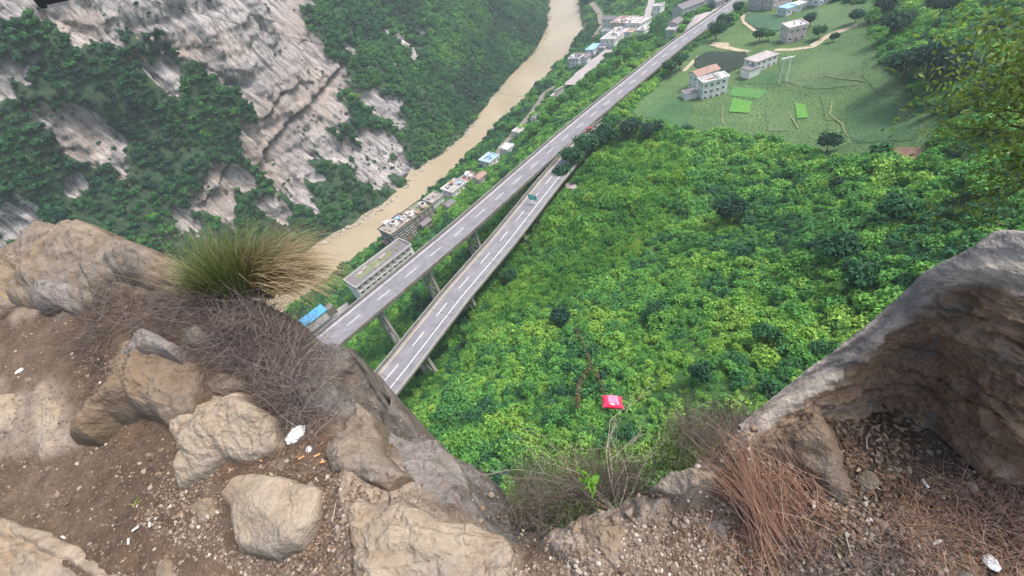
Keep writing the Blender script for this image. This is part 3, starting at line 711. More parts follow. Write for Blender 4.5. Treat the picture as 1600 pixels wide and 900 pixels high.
# long block beside the viaduct, open frame facade with floors
def long_block():
    A0 = at(540, 443, -118.5); z0 = -134.0; h = 15.5; w = 34.0; d = 10.5; yaw = math.radians(37.5)
    ux, uy = math.cos(yaw), math.sin(yaw); cx = -72.0+ux*w/2-uy*-0; 
    P_ = np.array([-68.7, 155.1])+np.array([ux, uy])*w/2+np.array([-uy, ux])*d/2
    BLD.append((P_[0]-9*ux, P_[1]-9*uy, 8.5)); BLD.append((P_[0]+9*ux, P_[1]+9*uy, 8.5))
    root = empty('apartment_block', (P_[0], P_[1], z0), yaw, label='long white apartment block with mossy flat roof and framed gallery beside the viaduct', cat='building')
    m_ = MB(); m_.box((0, .8, h/2-3), (w, d-1.6, h+6)); m_.build('wall', M['white_wall'], root)
    m_ = MB(); m_.box((0, 0, h+.15), (w+.6, d+.6, .3)); m_.build('roof', M['tile_grey'], root)
    m_ = MB(); 
    for a, b, c_, e in ((0, d/2+.1, w+.4, .3), (0, -d/2-.1, w+.4, .3), (w/2+.1, 0, .3, d-.1), (-w/2-.1, 0, .3, d-.1)): m_.box((a, b, h+.75), (c_, e, .9))
    m_.build('parapet', M['grey_wall'], root)
    for fl in range(5):
        m_ = MB(); m_.box((0, -d/2+.75, h*fl/5+.05), (w-.2, 1.5, .22)); m_.build('gallery_floor', M['grey_wall'], root)
    for c in range(11):
        m_ = MB(); m_.box((-w/2+.3+(w-.6)*c/10, -d/2+.15, h/2), (.35, .3, h-.1)); m_.build('gallery_post', M['white_wall'], root)
    wf, wp = winmesh(1.6, 1.5)
    for fl in range(5):
        for c in range(10):
            o = link('window', wf, root, (-w/2+1.9+(w-.6)*c/10, -d/2+1.52, h*(fl+.55)/5)); link('pane', wp, o)
    wf, wp = winmesh(1.2, 1.2)
    for fl in range(4):
        o = link('window', wf, root, (-w/2-.02, .8, h*(fl+.6)/5+1.5), -math.pi/2); link('pane', wp, o)
    r = random.Random(5)
    for k in range(7):
        m_ = MB(); m_.box((r.uniform(-w/2+2, w/2-2), r.uniform(-3, 3), h+.55), (r.uniform(1, 5), r.uniform(.3, 2.4), r.uniform(.3, .8)), rz=r.choice([0, 0, .3])); m_.build('roof_rubble', M[r.choice(['rubble_roof', 'moss_roof', 'roof_slab'])], root)
    m_ = MB(); m_.box((-2, .8, h+.35), (w*.62, d*.5, .12)); m_.build('moss_bed', M['moss_roof'], root)
long_block()
building('tan rubble-strewn block with pale sagging roof sheets behind the long white block', 'building', 628, 372, 15, 12, 9.5, YR, 'concrete_dark', 'rubble_roof', 3, 4, 2, clutter=16, zb=-132, wn=(2.2, 1.6), name='derelict_block')
building('mossy flat-roofed derelict block between the pale sagging roofs and the broken far one', 'building', 655, 347, 17, 12, 7.5, YR, 'concrete_dark', 'moss_roof', 2, 5, 2, clutter=16, zb=-133, name='derelict_block')
building('small broken grey-roofed block at the far end of the derelict row', 'building', 682, 322, 9, 8, 6, YR, 'grey_wall', 'rubble_roof', 2, 3, 2, clutter=5, zb=-134, name='derelict_block')
building('white-gabled river house with cluttered grey roof terrace', 'house', 716, 312, 12, 10, 10, YR, 'white_wall', 'roof_slab', 3, 4, 2, clutter=6, zb=-138)
building('brown-roofed house attached behind the white-gabled river house', 'house', 737, 292, 10, 9, 7, YR, 'grey_wall', 'tile_brown', 2, 3, 2, clutter=5, zb=-138)
building('white river house with a blue sheet roof corner', 'house', 770, 268, 10, 9, 10, YR, 'white_wall', 'blue_pale', 3, 3, 2, clutter=4, zb=-138)
building('small white flat-topped house beside the railway strip', 'house', 795, 244, 7, 7, 7, YR, 'white_wall', 'white_wall', 2, 2, 2, clutter=1, zb=-137)
building('narrow pale green-stained house half hidden in trees by the strip', 'house', 812, 216, 6, 6, 6, YR, 'white_wall', 'roof_slab', 2, 2, 1, zb=-137)
building('white two-storey house with dark tiled top, lowest of the valley town', 'house', 902, 106, 11, 10, 9, YR+6, 'white_wall', 'tile_grey', 3, 3, 3, clutter=3)
building('narrow white house with a turquoise sheet roof in the valley town', 'house', 928, 88, 15, 8, 8, YR+6, 'white_wall', 'blue_pale', 3, 5, 2, parapet=0)
building('long grey-roofed row with white front edge in the valley town', 'building', 962, 68, 30, 13, 8, YR+4, 'white_wall', 'roof_slab', 2, 9, 3, clutter=10)
building('dark ridge-roofed long house on the river side of the town court', 'house', 958, 42, 10, 20, 8, YR-8, 'white_wall', 'tile_grey', 2, 3, 6, gable=True)
building('pinkish flat-roofed block in the middle of the town court', 'building', 976, 46, 20, 18, 8, YR-8, 'pink_wall', 'tile_brown', 2, 5, 4, clutter=12)
building('white walled block at the uphill end of the town court', 'building', 997, 46, 16, 16, 7, YR-8, 'white_wall', 'pink_wall', 2, 4, 4, clutter=9)
building('small white house with dark windows beside the narrow street', 'house', 1029, 24, 8, 7, 8, YR, 'white_wall', 'roof_slab', 2, 2, 2)
building('grey tiled low house at the corner of the pale yard', 'house', 1055, 44, 10, 7, 4, YR, 'grey_wall', 'tile_grey', 1, 3, 2, gable=True)
building('small dark shed below the pale yard', 'shed', 1050, 54, 7, 6, 3.5, YR, 'grey_wall', 'roof_slab', 1, 2, 1)
building('large dark tiled hall beside the pale yard, nearest the trees', 'hall', 1074, 22, 19, 11, 6, YR-25, 'grey_wall', 'tile_grey', 1, 5, 2, gable=True)
building('second dark tiled hall behind the nearest one at the yard edge', 'hall', 1091, 12, 16, 11, 6, YR-25, 'grey_wall', 'tile_grey', 1, 4, 2, gable=True)
building('small dark roofed hut at the top end of the yard', 'hut', 1115, 5, 8, 6, 4, YR-25, 'grey_wall', 'tile_grey', 1, 2, 1, gable=True)
building('white farmhouse with brown tiled roof and tall grey front in the green fields', 'farmhouse', 1106, 152, 8.5, 6.5, 8.5, -8, 'white_wall', 'roof_slab', 3, 3, 2, zb=-98, annex=(-8.0, 3.5, 6, 5.5, 3.5, 'white_wall', 'tile_grey'), clutter=1)
building('brown hipped-roof wing behind the white farmhouse in the green fields', 'farmhouse', 1098, 135, 12, 7, 7.5, 5, 'white_wall', 'tile_brown', 2, 4, 2, gable=True, zb=-98)
building('narrow white stair tower with balconies at the right of the farmhouse', 'tower', 1124, 147, 4, 6, 8.5, -8, 'white_wall', 'white_wall', 3, 1, 2, zb=-98, name='stair_tower')
building('white and grey farmhouse with long blue ridge beside the dark crop field', 'farmhouse', 1187, 105, 12.5, 7.5, 5.0, 8, 'white_wall', 'roof_slab', 2, 4, 2, annex=(-8.5, -3.0, 6, 6, 3, 'white_wall', 'tile_grey'), parapet=0)
building('pale pink square farmhouse standing alone above the dirt track', 'farmhouse', 1237, 62, 9, 8, 7, -12, 'pink_wall', 'white_wall', 2, 3, 3, clutter=2)
building('tall grey apartment house at the top edge of the fields', 'building', 1189, 12, 12, 11, 9, 5, 'grey_wall', 'roof_slab', 3, 4, 3, clutter=5)
building('red-roofed pink building right of the tall grey apartment house', 'building', 1211, 10, 13, 11, 8.5, 5, 'pink_wall', 'tile_red', 3, 5, 3, clutter=3)
building('white low house with blue sheet roof right of the red-roofed building', 'house', 1231, 21, 9, 7, 4, 8, 'white_wall', 'blue_pale', 1, 3, 2, parapet=0)
building('white house cut by the top edge of the picture above the fields', 'house', 1281, 4, 10, 9, 6.5, 5, 'white_wall', 'roof_slab', 2, 4, 2, clutter=2)
for px, py, w, d, h, wl_, rf, lb in [(868, 154, 6, 4, 3, 'white_wall', 'roof_slab', 'tiny white hut at the upper end of the railway strip'), (838, 190, 6, 5, 3.5, 'white_wall', 'tile_grey', 'tiny dark-roofed hut beside the middle of the railway strip'), (752, 284, 7, 5, 4, 'grey_wall', 'tile_brown', 'low brown-roofed shed between the brown-roofed and blue-cornered river houses'),
        (704, 326, 5, 5, 3.5, 'grey_wall', 'tile_grey', 'small dark lean-to below the white-gabled river house'), (668, 356, 6, 4, 4, 'concrete_dark', 'tile_grey', 'dark shack squeezed against the mossy derelict block'), (612, 386, 6, 5, 5, 'concrete_dark', 'tile_brown', 'brown shack at the corner of the tan rubble-strewn block'),
        (916, 100, 7, 6, 6, 'white_wall', 'tile_grey', 'dark-roofed white house wedged in beside the lowest town house'), (944, 82, 8, 6, 5, 'grey_wall', 'roof_slab', 'grey flat house between the turquoise roof and the long row'), (985, 60, 9, 7, 6, 'white_wall', 'tile_brown', 'brown-topped house in front of the pinkish block'),
        (1004, 56, 8, 7, 5, 'white_wall', 'roof_slab', 'white house at the street end of the town court'), (948, 56, 8, 7, 5, 'white_wall', 'tile_grey', 'dark-topped house at the river corner of the town court'), (1122, 10, 7, 5, 3.5, 'grey_wall', 'tile_grey', 'little dark kiosk on the yard near the highway'), (1246, 16, 6, 5, 3.5, 'white_wall', 'white_wall', 'little white outbuilding right of the blue-roofed low house')]:
    building(lb, 'hut' if w < 7 else 'house', px, py, w, d, h, YR if px < 1050 else 5, wl_, rf, max(1, int(h/3)), 2, 1, gable=('tile' in rf and w < 8), clutter=2 if 'slab' in rf else 0, parapet=.4, name='hut' if w < 7 else 'house')
# blue ridge of the farmhouse, shed with blue roof by the near end of the viaduct
def blue_shed():
    q = at(489, 492, -126); BLD.append((q[0], q[1], 6))
    root = empty('shed', (q[0], q[1], -130), math.radians(36), label='low shed with bright blue metal roof beside the near end of the viaduct', cat='shed')
    m_ = MB(); m_.box((0, 0, 1), (11, 5, 5)); m_.build('wall', M['grey_wall'], root)
    R_ = Matrix.Rotation(.1, 3, 'X')
    for k in range(6):
        m_ = MB(); m_.box((-5.0+2.0*k, 0, 3.9), (1.96, 6.2, .12), M=R_); m_.build('roof_sheet', M['blue_roof'], root)
    m_ = MB(); m_.box((7.5, -1, 1), (4, 4, 4.5)); m_.build('lean_to', M['concrete_dark'], root)
blue_shed()

# ------------------------------------------------------------------ street furniture and traffic
def pole(px, py, z, h, label, arm=True):
    q = at(px, py, z); root = empty('street_lamp', q, math.radians(YR+90), label=label, cat='street lamp')
    m_ = MB(); m_.tube([(0, 0, 0), (0, 0, h)], .11, 6, taper=.6); m_.build('post', M['steel'], root)
    m_ = MB(); m_.tube([(0, 0, h), (0, -.8, h+.4), (0, -1.8, h+.5)], .07, 5); m_.build('arm', M['steel'], root)
    m_ = MB(); m_.box((0, -2.1, h+.5), (.3, .8, .14)); m_.build('lamp_head', M['black'], root)
pole(624, 446, -96, 6.0, 'thin grey street lamp on the right parapet of the longer viaduct')
def sign_board():
    q = at(834, 318, -96.2); root = empty('road_sign', q, math.radians(-50), label='small teal green direction sign at the right edge of the right elevated road', cat='road sign')
    m_ = MB(); m_.tube([(0, 0, -.5), (0, 0, 3.0)], .09, 6); m_.build('post', M['steel'], root)
    m_ = MB(); m_.box((0, -.12, 3.0), (4.2, .08, 2.4)); m_.build('panel', M['green_sign'], root)
    # the photo shows only pale unreadable bars of lettering on the panel
    m_ = MB()
    for x, z, w in ((-.8, 3.5, 1.0), (.6, 3.5, 1.1), (-.3, 2.95, 1.6), (.5, 2.4, 1.2)): m_.box((x, -.166, z), (w, .01, .16))
    m_.build('lettering', M['white_paint'], root)
sign_board()
def pylon():
    q = hit(1222, 131); root = empty('utility_pole', q, math.radians(-12), label='pale twin-legged utility pole with one crossbar in the green field', cat='utility pole')
    for s in (-1, 1):
        m_ = MB(); m_.tube([(s*1.6, 0, -.5), (s*1.45, 0, 11.5)], .30, 7, taper=.7); m_.build('post', M['white_wall'], root)
    m_ = MB(); m_.box((0, 0, 11.2), (5.4, .5, .5)); m_.build('crossbar', M['white_wall'], root)
    for x in (-2.4, 0, 2.4):
        m_ = MB(); m_.tube([(x, 0, 11.35), (x, 0, 11.9)], .1, 6); m_.build('insulator', M['white_paint'], root)
pylon()
def car():
    q = at(921, 204, -96.2); root = empty('car', (q[0], q[1], -96.18), math.radians(43), label='red car driving on the right elevated road near the trees', cat='car')
    b = MB(); b.prism([(-2.2, -.85), (2.2, -.85), (2.2, .85), (-2.2, .85)], .35, .95); b.build('body', M['red_paint'], root)
    b = MB(); z0, z1 = .95, 1.45
    b.add([(-1.6, -.8, z0), (1.1, -.8, z0), (1.1, .8, z0), (-1.6, .8, z0), (-1.2, -.65, z1), (.5, -.65, z1), (.5, .65, z1), (-1.2, .65, z1)], [(0, 1, 5, 4), (1, 2, 6, 5), (2, 3, 7, 6), (3, 0, 4, 7)]); b.build('windows', M['glass'], root)
    b = MB(); b.prism([(-1.2, -.66), (.5, -.66), (.5, .66), (-1.2, .66)], z1, z1+.06); b.build('roof', M['red_paint'], root)
    for x in (-1.35, 1.35):
        for y in (-.85, .85):
            w = MB(); w.tube([(x, y-.1, .33), (x, y+.1, .33)], .33, 10); w.build('wheel', M['black'], root)
car()
def culvert():
    q = hit(880, 192); root = empty('retaining_wall', (q[0], q[1], -97), math.radians(YR-8), label='short pale concrete headwall at the left edge of the longer viaduct', cat='wall')
    m_ = MB(); m_.box((0, 0, 1.2), (7, .7, 3.4)); m_.build('slab', M['concrete'], root)
    m_ = MB(); m_.box((0, -.1, 3.0), (7.4, 1.0, .3)); m_.build('coping', M['concrete'], root)
culvert()
def cable(label, pts, r=.06, grp=None):
    m_ = MB(); n = len(pts); Q = resample(np.array(pts), 40)
    L = np.linspace(0, 1, 40); m_.tube(Q, r, 4); tag(m_.build('cable', M['black']), label, 'cable', grp)
cable('long thin dark cable strung over the gorge down to the river bank', [atd(190, -10, 150), atd(300, 18, 165), atd(400, 45, 182), atd(520, 74, 205), atd(660, 106, 240), atd(790, 148, 290), hit(850, 165)+[0, 0, 5]], .07)
cable('upper of two short pale cables above the river bushes', [atd(470, 372, 260), atd(515, 362, 275), atd(565, 345, 290)], .07)
cable('lower of two short pale cables above the river bushes', [atd(468, 380, 260), atd(515, 369, 275), atd(565, 350, 290)], .07)

# ------------------------------------------------------------------ the forest and shrubs on the slopes
def jgrid(x0, x1, y0, y1, s):
    X, Y = np.meshgrid(np.arange(x0, x1, s), np.arange(y0, y1, s)); X = X.ravel()+rng.uniform(-.5, .5, X.size)*s; Y = Y.ravel()+rng.uniform(-.5, .5, Y.size)*s
    return X, Y
def veg_points(s, dmin, dmax, bounds, mg):
    X, Y = jgrid(*bounds, s); D = np.hypot(X, Y); k = (D >= dmin) & (D < dmax); X, Y = X[k], Y[k]
    k = seen(np.c_[X, Y, np.full(len(X), -95.0)], 500); X, Y = X[k], Y[k]
    k = ~blocked(X, Y, mg) & ~inpoly(X, Y, FIELD); X, Y = X[k], Y[k]
    d, _, _ = segdist(X, Y, RB); dl, _, _ = segdist(X, Y, LB); k = (d < dl) & (d > 1.5); X, Y = X[k], Y[k]
    P = np.c_[X, Y, gz(X, Y)]; k = seen(P, 220); return P[k]
BAMBOO = [(862, 250), (950, 185), (1060, 215), (1085, 300), (980, 420), (850, 480), (735, 520), (745, 450), (850, 360)]
def emit(P, r0, r1, name, label):
    px, py = proj(P); n = len(P)
    t = .53+.40*fbm(P[:, 0]/24, P[:, 1]/24, 1.1, 3)+.17*rng.normal(size=n)+.34*vn(P[:, 0]/6, P[:, 1]/6, 5.0)
    t = t+.10*sstep(300, 560, py)*sstep(700, 900, px)
    bam = inpoly(px, py, BAMBOO)
    t = np.where(bam, .66+.15*rng.normal(size=n)+.22*vn(P[:, 0]/9, P[:, 1]/9, 3.0), t)
    d, _, _ = segdist(P[:, 0], P[:, 1], RB); t = np.where(d < 40, t-.18, t)
    t = t-.12*sstep(250, 420, np.hypot(P[:, 0], P[:, 1]))
    sc = (r0+(r1-r0)*rng.random(n)**1.8*1.35)*(1+.45*vn(P[:, 0]/11, P[:, 1]/11, 2.2)); sc *= np.where(bam, 1.15, 1)
    idx = np.where(bam, rng.integers(6, 9, n), rng.integers(0, 6, n))
    rd = np.minimum(segdist(P[:, 0], P[:, 1], B1)[0], segdist(P[:, 0], P[:, 1], B2)[0]); clr = np.maximum(-99.0-P[:, 2], 0)/2.3; sc = np.minimum(sc, np.maximum(np.maximum(rd-5.6, .8)*.95, clr))
    P = P.copy(); P[:, 2] -= .15*sc
    o = scatter(name, P, sc, t, slope_c, 9, idx, sz=rng.uniform(.85, 1.5, n), tilt=.15); o['label'] = label
    return n
n1 = emit(veg_points(1.6, 12, 125, (-110, 130, -10, 126), 1.0), .9, 2.3, 'shrubs', 'dense bright green shrubs and bamboo covering the near slope')
n2 = emit(veg_points(2.5, 125, 290, (-180, 290, -10, 290), 1.6), 1.5, 3.3, 'shrubs', 'dense mixed green shrubs and bamboo on the middle slope and by the road')
n3 = emit(veg_points(4.0, 290, 620, (-200, 500, 60, 620), 3.0), 2.3, 4.3, 'woodland', 'far green woodland round the valley town and upper slope')
n4 = emit(veg_points(7.0, 620, 1300, (50, 800, 300, 1300), 5.0), 4.0, 7.0, 'woodland', 'woodland at the far end of the valley')
# crops
X, Y = jgrid(50, 400, 60, 420, 1.5); k = inpoly(X, Y, FIELD) & ~blocked(X, Y, 0) & ~inpoly(X, Y, SUB['bright']) & ~inpoly(X, Y, SUB['bright2']) & ~inpoly(X, Y, SUB['light']); X, Y = X[k], Y[k]
Pc = np.c_[X, Y, gz(X, Y)+.1]; k = seen(Pc, 120); Pc = Pc[k]; X, Y = Pc[:, 0], Pc[:, 1]
crop_c = unlinked('crop_tuft', [crown_mesh('crop', 400+i, 3, 60, .45, M['crop'], .9, .3, .5, core=False) for i in range(3)])
t = .45+.28*fbm(X/18, Y/18, 4.0, 3)+.1*rng.normal(size=len(X)); dk = inpoly(X, Y, SUB['dark']); t = np.where(dk, 0.0, t)
keep = ~dk | (rng.random(len(X)) < .25)
rows = np.abs(((X*.8+Y*.6)/9.0) % 1-.5) < .47
k = keep & rows
o = scatter('crops', Pc[k], rng.uniform(.22, .42, k.sum()), t[k], crop_c, 3); o['label'] = 'rows of leafy field crops on the plateau'
# gorge wall trees
k = (WALL_V > .55) & seen(WALL_P, 140) & (WALL_P[:, 2] > -148.5); idx = np.nonzero(k)[0]
dist = np.linalg.norm(WALL_P[idx], axis=1); sS = WALL_S[0][idx]
pr = .12*np.clip(dist/300, .7, 3.0)**1.2; idx = idx[rng.random(len(idx)) < pr]
Pw = WALL_P[idx].copy(); n = len(Pw)
t = .42+.62*fbm(Pw[:, 0]/26, Pw[:, 1]/34, Pw[:, 2]/34, 3)+.12*rng.normal(size=n); dd = np.linalg.norm(Pw, axis=1)
sc = rng.uniform(1.7, 4.2, n)*np.clip(dd/330, .8, 1.9); Pw[:, 2] -= .3*sc
wx, wy = proj(Pw); ed = WALL_V[idx]; sc *= np.where(ed < .9, .6, 1)
o = scatter('mountain_woodland', Pw, sc, t, far_c, 6, sz=rng.uniform(.9, 1.5, n)); o['label'] = 'dark green scrub and trees clinging to the gorge wall'
# sparse bushes on rock shelves
k = (WALL_V <= .55) & seen(WALL_P, 60); idx2 = np.nonzero(k)[0]; q = fbm(WALL_S[0][idx2]/8, WALL_S[1][idx2]/14, 6.1, 4)
idx2 = idx2[(rng.random(len(idx2)) < .05*(q > .22))]
Ps = WALL_P[idx2]; o = scatter('cliff_bushes', Ps, rng.uniform(.8, 2.0, len(Ps)), .25+.2*rng.normal(size=len(Ps)), far_c, 6); o['label'] = 'small bushes rooted in cracks of the pale cliff'
Xb, Yb = jgrid(-110, 290, -10, 290, 8.5); k = seen(np.c_[Xb, Yb, np.full(len(Xb), -90.0)], 300) & ~blocked(Xb, Yb, 6) & ~inpoly(Xb, Yb, FIELD) & (rng.random(len(Xb)) < .55); Xb, Yb = Xb[k], Yb[k]; dR = segdist(Xb, Yb, RB)[0]; dL = segdist(Xb, Yb, LB)[0]; k = (dR < dL) & (dR > 8) & (np.hypot(Xb, Yb) > 45); Xb, Yb = Xb[k], Yb[k]
big_c = unlinked('broad_crown', [crown_mesh('broad', 600+i, 15, 1000, .13, M['leaf_slope'], .8) for i in range(4)])
ob_ = scatter('broadleaf_trees', np.c_[Xb, Yb, gz(Xb, Yb)-.3], (1.9+2.6*rng.random(len(Xb))**1.6), .14+.60*rng.random(len(Xb))**1.3, big_c, 4, tilt=.12); ob_['label'] = 'broader tree crowns rising here and there out of the slope shrubs'
print('instances', n1, n2, n3, n4, len(Pc), n, len(Ps))
# riverside rocks on the far bank
mb = MB()
def rock_verts(r, s):
    bm = bmesh.new(); bmesh.ops.create_icosphere(bm, subdivisions=1, radius=1); vs = [v.co.copy() for v in bm.verts]; fs = [tuple(v.index for v in f.verts) for f in bm.faces]; bm.free()
    return [Vector((v.x*s*r.uniform(.7, 1.2), v.y*s*r.uniform(.7, 1.2), v.z*s*.6*r.uniform(.7, 1.2))) for v in vs], fs
r_ = random.Random(3)
LBr = resample(LB, 1200)
for p in LBr:
    if not seen([[p[0], p[1], -150]], 10)[0]: continue
    x, y = proj([p[0], p[1], -150]);
    dens = 2 if (500 < x < 610 or 650 < x < 740) else (1 if r_.random() < .35 else 0)
    for k in range(dens):
        vs, fs = rock_verts(r_, r_.uniform(.5, 1.7)); c = Vector((p[0]+r_.uniform(-1, 6), p[1]+r_.uniform(-3, 2), -150+r_.uniform(-.2, .5))); mb.add([v+c for v in vs], fs)
o = mb.build('shore_rocks', plain('shore_rock', (.36, .32, .26), .3, .8)); tag(o, 'broken rocks along the foot of the gorge wall', kind='stuff')

# ------------------------------------------------------------------ trees one can tell apart
M['tree_leaf'] = leafmat('tree_leaf', [(.022, .070, .055), (.040, .13, .065), (.07, .22, .06), (.14, .36, .055), (.22, .46, .06)], 'OBJECT')
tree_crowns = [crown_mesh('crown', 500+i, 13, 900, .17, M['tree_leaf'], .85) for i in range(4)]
mb = MB(); mb.tube([(0, 0, -.4), (.02, .01, .2), (0, .04, .55)], .06, 7, taper=.5)
for a in range(4): mb.tube([(0, .02, .3), (.25*math.cos(a*1.6), .25*math.sin(a*1.6), .62)], .03, 5, taper=.4)
trunk_me = mb.me('trunk', M['bark'])
def tree(px, py, r, tint, label, group=None, k=0, hz=1.25):
    q = hit(px, py); root = empty('tree', q, random.uniform(0, 6), label=label, cat='tree', group=group)
    c = link('crown', tree_crowns[k % 4], root, (0, 0, .55*r)); c.scale = (r, r, r*hz); c['tint'] = float(tint)
    t_ = link('trunk', trunk_me, root, (0, 0, .3*r)); t_.scale = (r, r, r*hz)
    return root
rowp = [(846, 218), (858, 200), (872, 183), (890, 170), (905, 160), (922, 148), (938, 137), (955, 127), (972, 115), (990, 100), (1003, 90)]
ROWL = ['light green tree at the lower end of the highway row, next to the concrete headwall'] + ['light green tree in the highway row, %s up from its lower end' % w for w in ('second', 'third', 'fourth', 'fifth', 'sixth', 'seventh', 'eighth', 'ninth', 'tenth')]+['light green tree closing the upper end of the highway row']
for i, (x, y) in enumerate(rowp): tree(x-9, y-4, 5.2, .68+.1*random.uniform(-1, 1), ROWL[i], 'trees in a row beside the highway', i, 1.3)
for i, (x, y, r, t_, lb) in enumerate([
    (866, 283, 4.6, .10, 'dark round tree overhanging the right elevated road near its far bend'), (1140, 350, 5.2, .10, 'lone dark round tree in the middle of the bright slope'),
    (1448, 140, 8.5, .06, 'largest dark bluish tree above the field corner'), (1408, 128, 6.5, .10, 'dark tree at the left flank of the largest dark tree'), (1488, 135, 6.0, .14, 'dark tree half behind the overhanging branch'),
    (1388, 62, 7.0, .12, 'dark tree at the upper edge of the plateau woodland'), (1378, 28, 6.0, .15, 'dark tree at the top right corner of the fields'), (1462, 30, 6, .16, 'dark rounded tree high on the upper right slope'),
    (776, 418, 3.8, .16, 'dark tree touching the right edge of the right elevated road'), (800, 440, 3.2, .3, 'small mid green tree just uphill of the road edge tree'),
    (1186, 66, 4.0, .25, 'mid green tree between the dark field and the pink farmhouse'), (1200, 64, 3.2, .5, 'small bright tree right beside the garden tree'), (1264, 44, 4.5, .10, 'dark tree right behind the pink farmhouse'),
    (1278, 62, 4.0, .28, 'round green tree between pink farmhouse and dirt track'), (1302, 66, 2.6, .10, 'small dark tree standing below the dirt track bend'), (1335, 38, 4.2, .2, 'bushy tree at the top end of the dirt track'),
    (1118, 62, 6.0, .18, 'dark tree just right of the upper highway'), (1132, 46, 5.4, .12, 'second dark tree right of the upper highway, farther up'), (1152, 24, 4.6, .2, 'tree at the highway edge near the grey apartment house'),
    (1062, 110, 5.5, .25, 'dark green tree left of the white farmhouse'), (1046, 120, 5.0, .35, 'green tree at the field edge beside the highway'), (882, 284, 5.2, .25, 'bushy tree right of the dark tree at the far bend'), (898, 266, 6.6, .35, 'leafy green tree leaning over the right elevated road past the far bend'), (918, 246, 6.8, .30, 'green tree beside the red car on the right elevated road'), (938, 228, 6.2, .2, 'dark tree on the bank above the red car'), (955, 208, 5.6, .5, 'yellowish green tree where the two elevated roads meet'), (950, 232, 6.0, .22, 'big green tree above the far end of the right elevated road'),
    (985, 218, 6.0, .08, 'dark tree at the lower edge of the field, left one'), (1020, 222, 5.6, .10, 'dark tree at the lower edge of the field, right one'), (1290, 240, 4.2, .14, 'dark tree at the lower right edge of the field'),
    (1330, 455, 3.6, .30, 'broad bluish green tree above the right rock'), (1300, 410, 4.0, .26, 'bluish green tree uphill of the broad one'), (1390, 350, 4.0, .32, 'wide bluish green tree in the right part of the slope'),
    (600, 398, 4.0, .30, 'green tree between the long block and the derelict blocks'), (668, 368, 2.8, .7, 'bright green tree in front of the mossy derelict block'), (690, 350, 2.6, .65, 'bright green tree in front of the small broken-roofed block'), (648, 388, 2.4, .6, 'small bright tree in front of the tan rubble-strewn block'), (748, 318, 2.8, .45, 'green tree in front of the brown-roofed river house'), (792, 278, 3.0, .3, 'dark green tree in front of the blue-cornered river house'), (588, 412, 2.6, .75, 'bright small tree at the corner of the long block'), (650, 560, 2.8, .28, 'bluish green tree below the two elevated roads'),
    (880, 505, 3.4, .14, 'dark drooping bamboo clump in the lower slope'), (1095, 595, 2.2, .2, 'dark leafy bush low on the slope toward the right rock'), (690, 530, 2.6, .35, 'rounded green tree hugging the near end of the right elevated road'),
    (1195, 540, 2.6, .36, 'round mid green tree left of the right rock rim'), (1020, 500, 3.0, .34, 'mid green broad tree at the centre of the lower slope')]):
    tree(x, y, r, t_, lb, None, i)
# withered creeper hanging down the slope
cr_root = empty('dead_creeper', hit(925, 600), label='brown withered creeper trailing down the green slope above the red packet', cat='creeper')
base_q = hit(925, 600); mb = MB(); LV = []
for pts in ([(898, 518), (912, 545), (922, 575), (935, 600), (945, 628)], [(922, 575), (905, 600), (900, 640)]):
    Q = [hit(x, y)+np.array([0, -1.5, 3.2])-base_q for x, y in pts]; mb.tube(Q, .10, 5, taper=.6)
    Qr = resample(np.array(Q), 60); LV += [q for q in Qr]
mb.build('stem', M['bark'], cr_root)
V = []; Fq = []; sh = []
for q in LV:
    for k in range(3):
        p = q+rng.normal(size=3)*.24; a = rng.normal(size=3)*.16; b = rng.normal(size=3)*.16; n_ = len(V); V += [p-a, p-b, p+a, p+b]; Fq.append((n_, n_+1, n_+2, n_+3))
o = link('withered_leaves', mesh_np('withered_leaves', V, Fq, plain('withered', (.14, .10, .05), .4, 2)), cr_root); o['kind'] = 'stuff'

# ------------------------------------------------------------------ the ledge the photograph was taken from
RIM = [(1900, 430, -.73, -1.3), (1800, 405, -.73, -1.3), (1700, 395, -.73, -1.3), (1600, 390, -.74, -1.3), (1545, 388, -.75, -1.3), (1500, 414, -.79, -1.3), (1440, 450, -.85, -1.3), (1400, 485, -.93, -1.3), (1330, 545, -1.03, -1.28), (1250, 602, -1.12, -1.25), (1165, 652, -1.2), (1150, 670, -1.2), (1080, 732, -1.3), (1030, 768, -1.4), (990, 772, -1.42),
       (905, 800, -1.47), (880, 820, -1.5), (838, 838, -1.58), (802, 818, -1.8), (780, 770, -1.95), (745, 730, -1.98), (705, 700, -1.95), (650, 672, -1.92), (612, 640, -1.90), (597, 592, -1.76), (560, 552, -1.66), (505, 535, -1.55), (480, 512, -1.44), (420, 475, -1.28), (340, 443, -1.14), (290, 412, -1.08),
       (215, 385, -1.05), (150, 358, -1.03), (55, 345, -1.03), (10, 385, -1.1), (-80, 402, -1.1), (-160, 415, -1.1)]
CX, CY = -.42, -.03
RW = np.array([[*at(q[0], q[1], q[2])[:2], q[-1]] for q in RIM]); RW = np.r_[[[2.0, -3.4, -1.4], [2.5, -1.0, -1.3], [2.2, .10, -1.3], [1.5, .22, -1.3]], RW, [[-5.0, -1.5, -1.2], [-2.0, -3.5, -1.3]]]
rth = np.arctan2(RW[:, 1]-CY, RW[:, 0]-CX); rth = np.where(rth < -1.9, rth+2*math.pi, rth); rra = np.hypot(RW[:, 0]-CX, RW[:, 1]-CY); o_ = np.argsort(rth)
rth, rra, rz_ = rth[o_], rra[o_], RW[o_, 2]
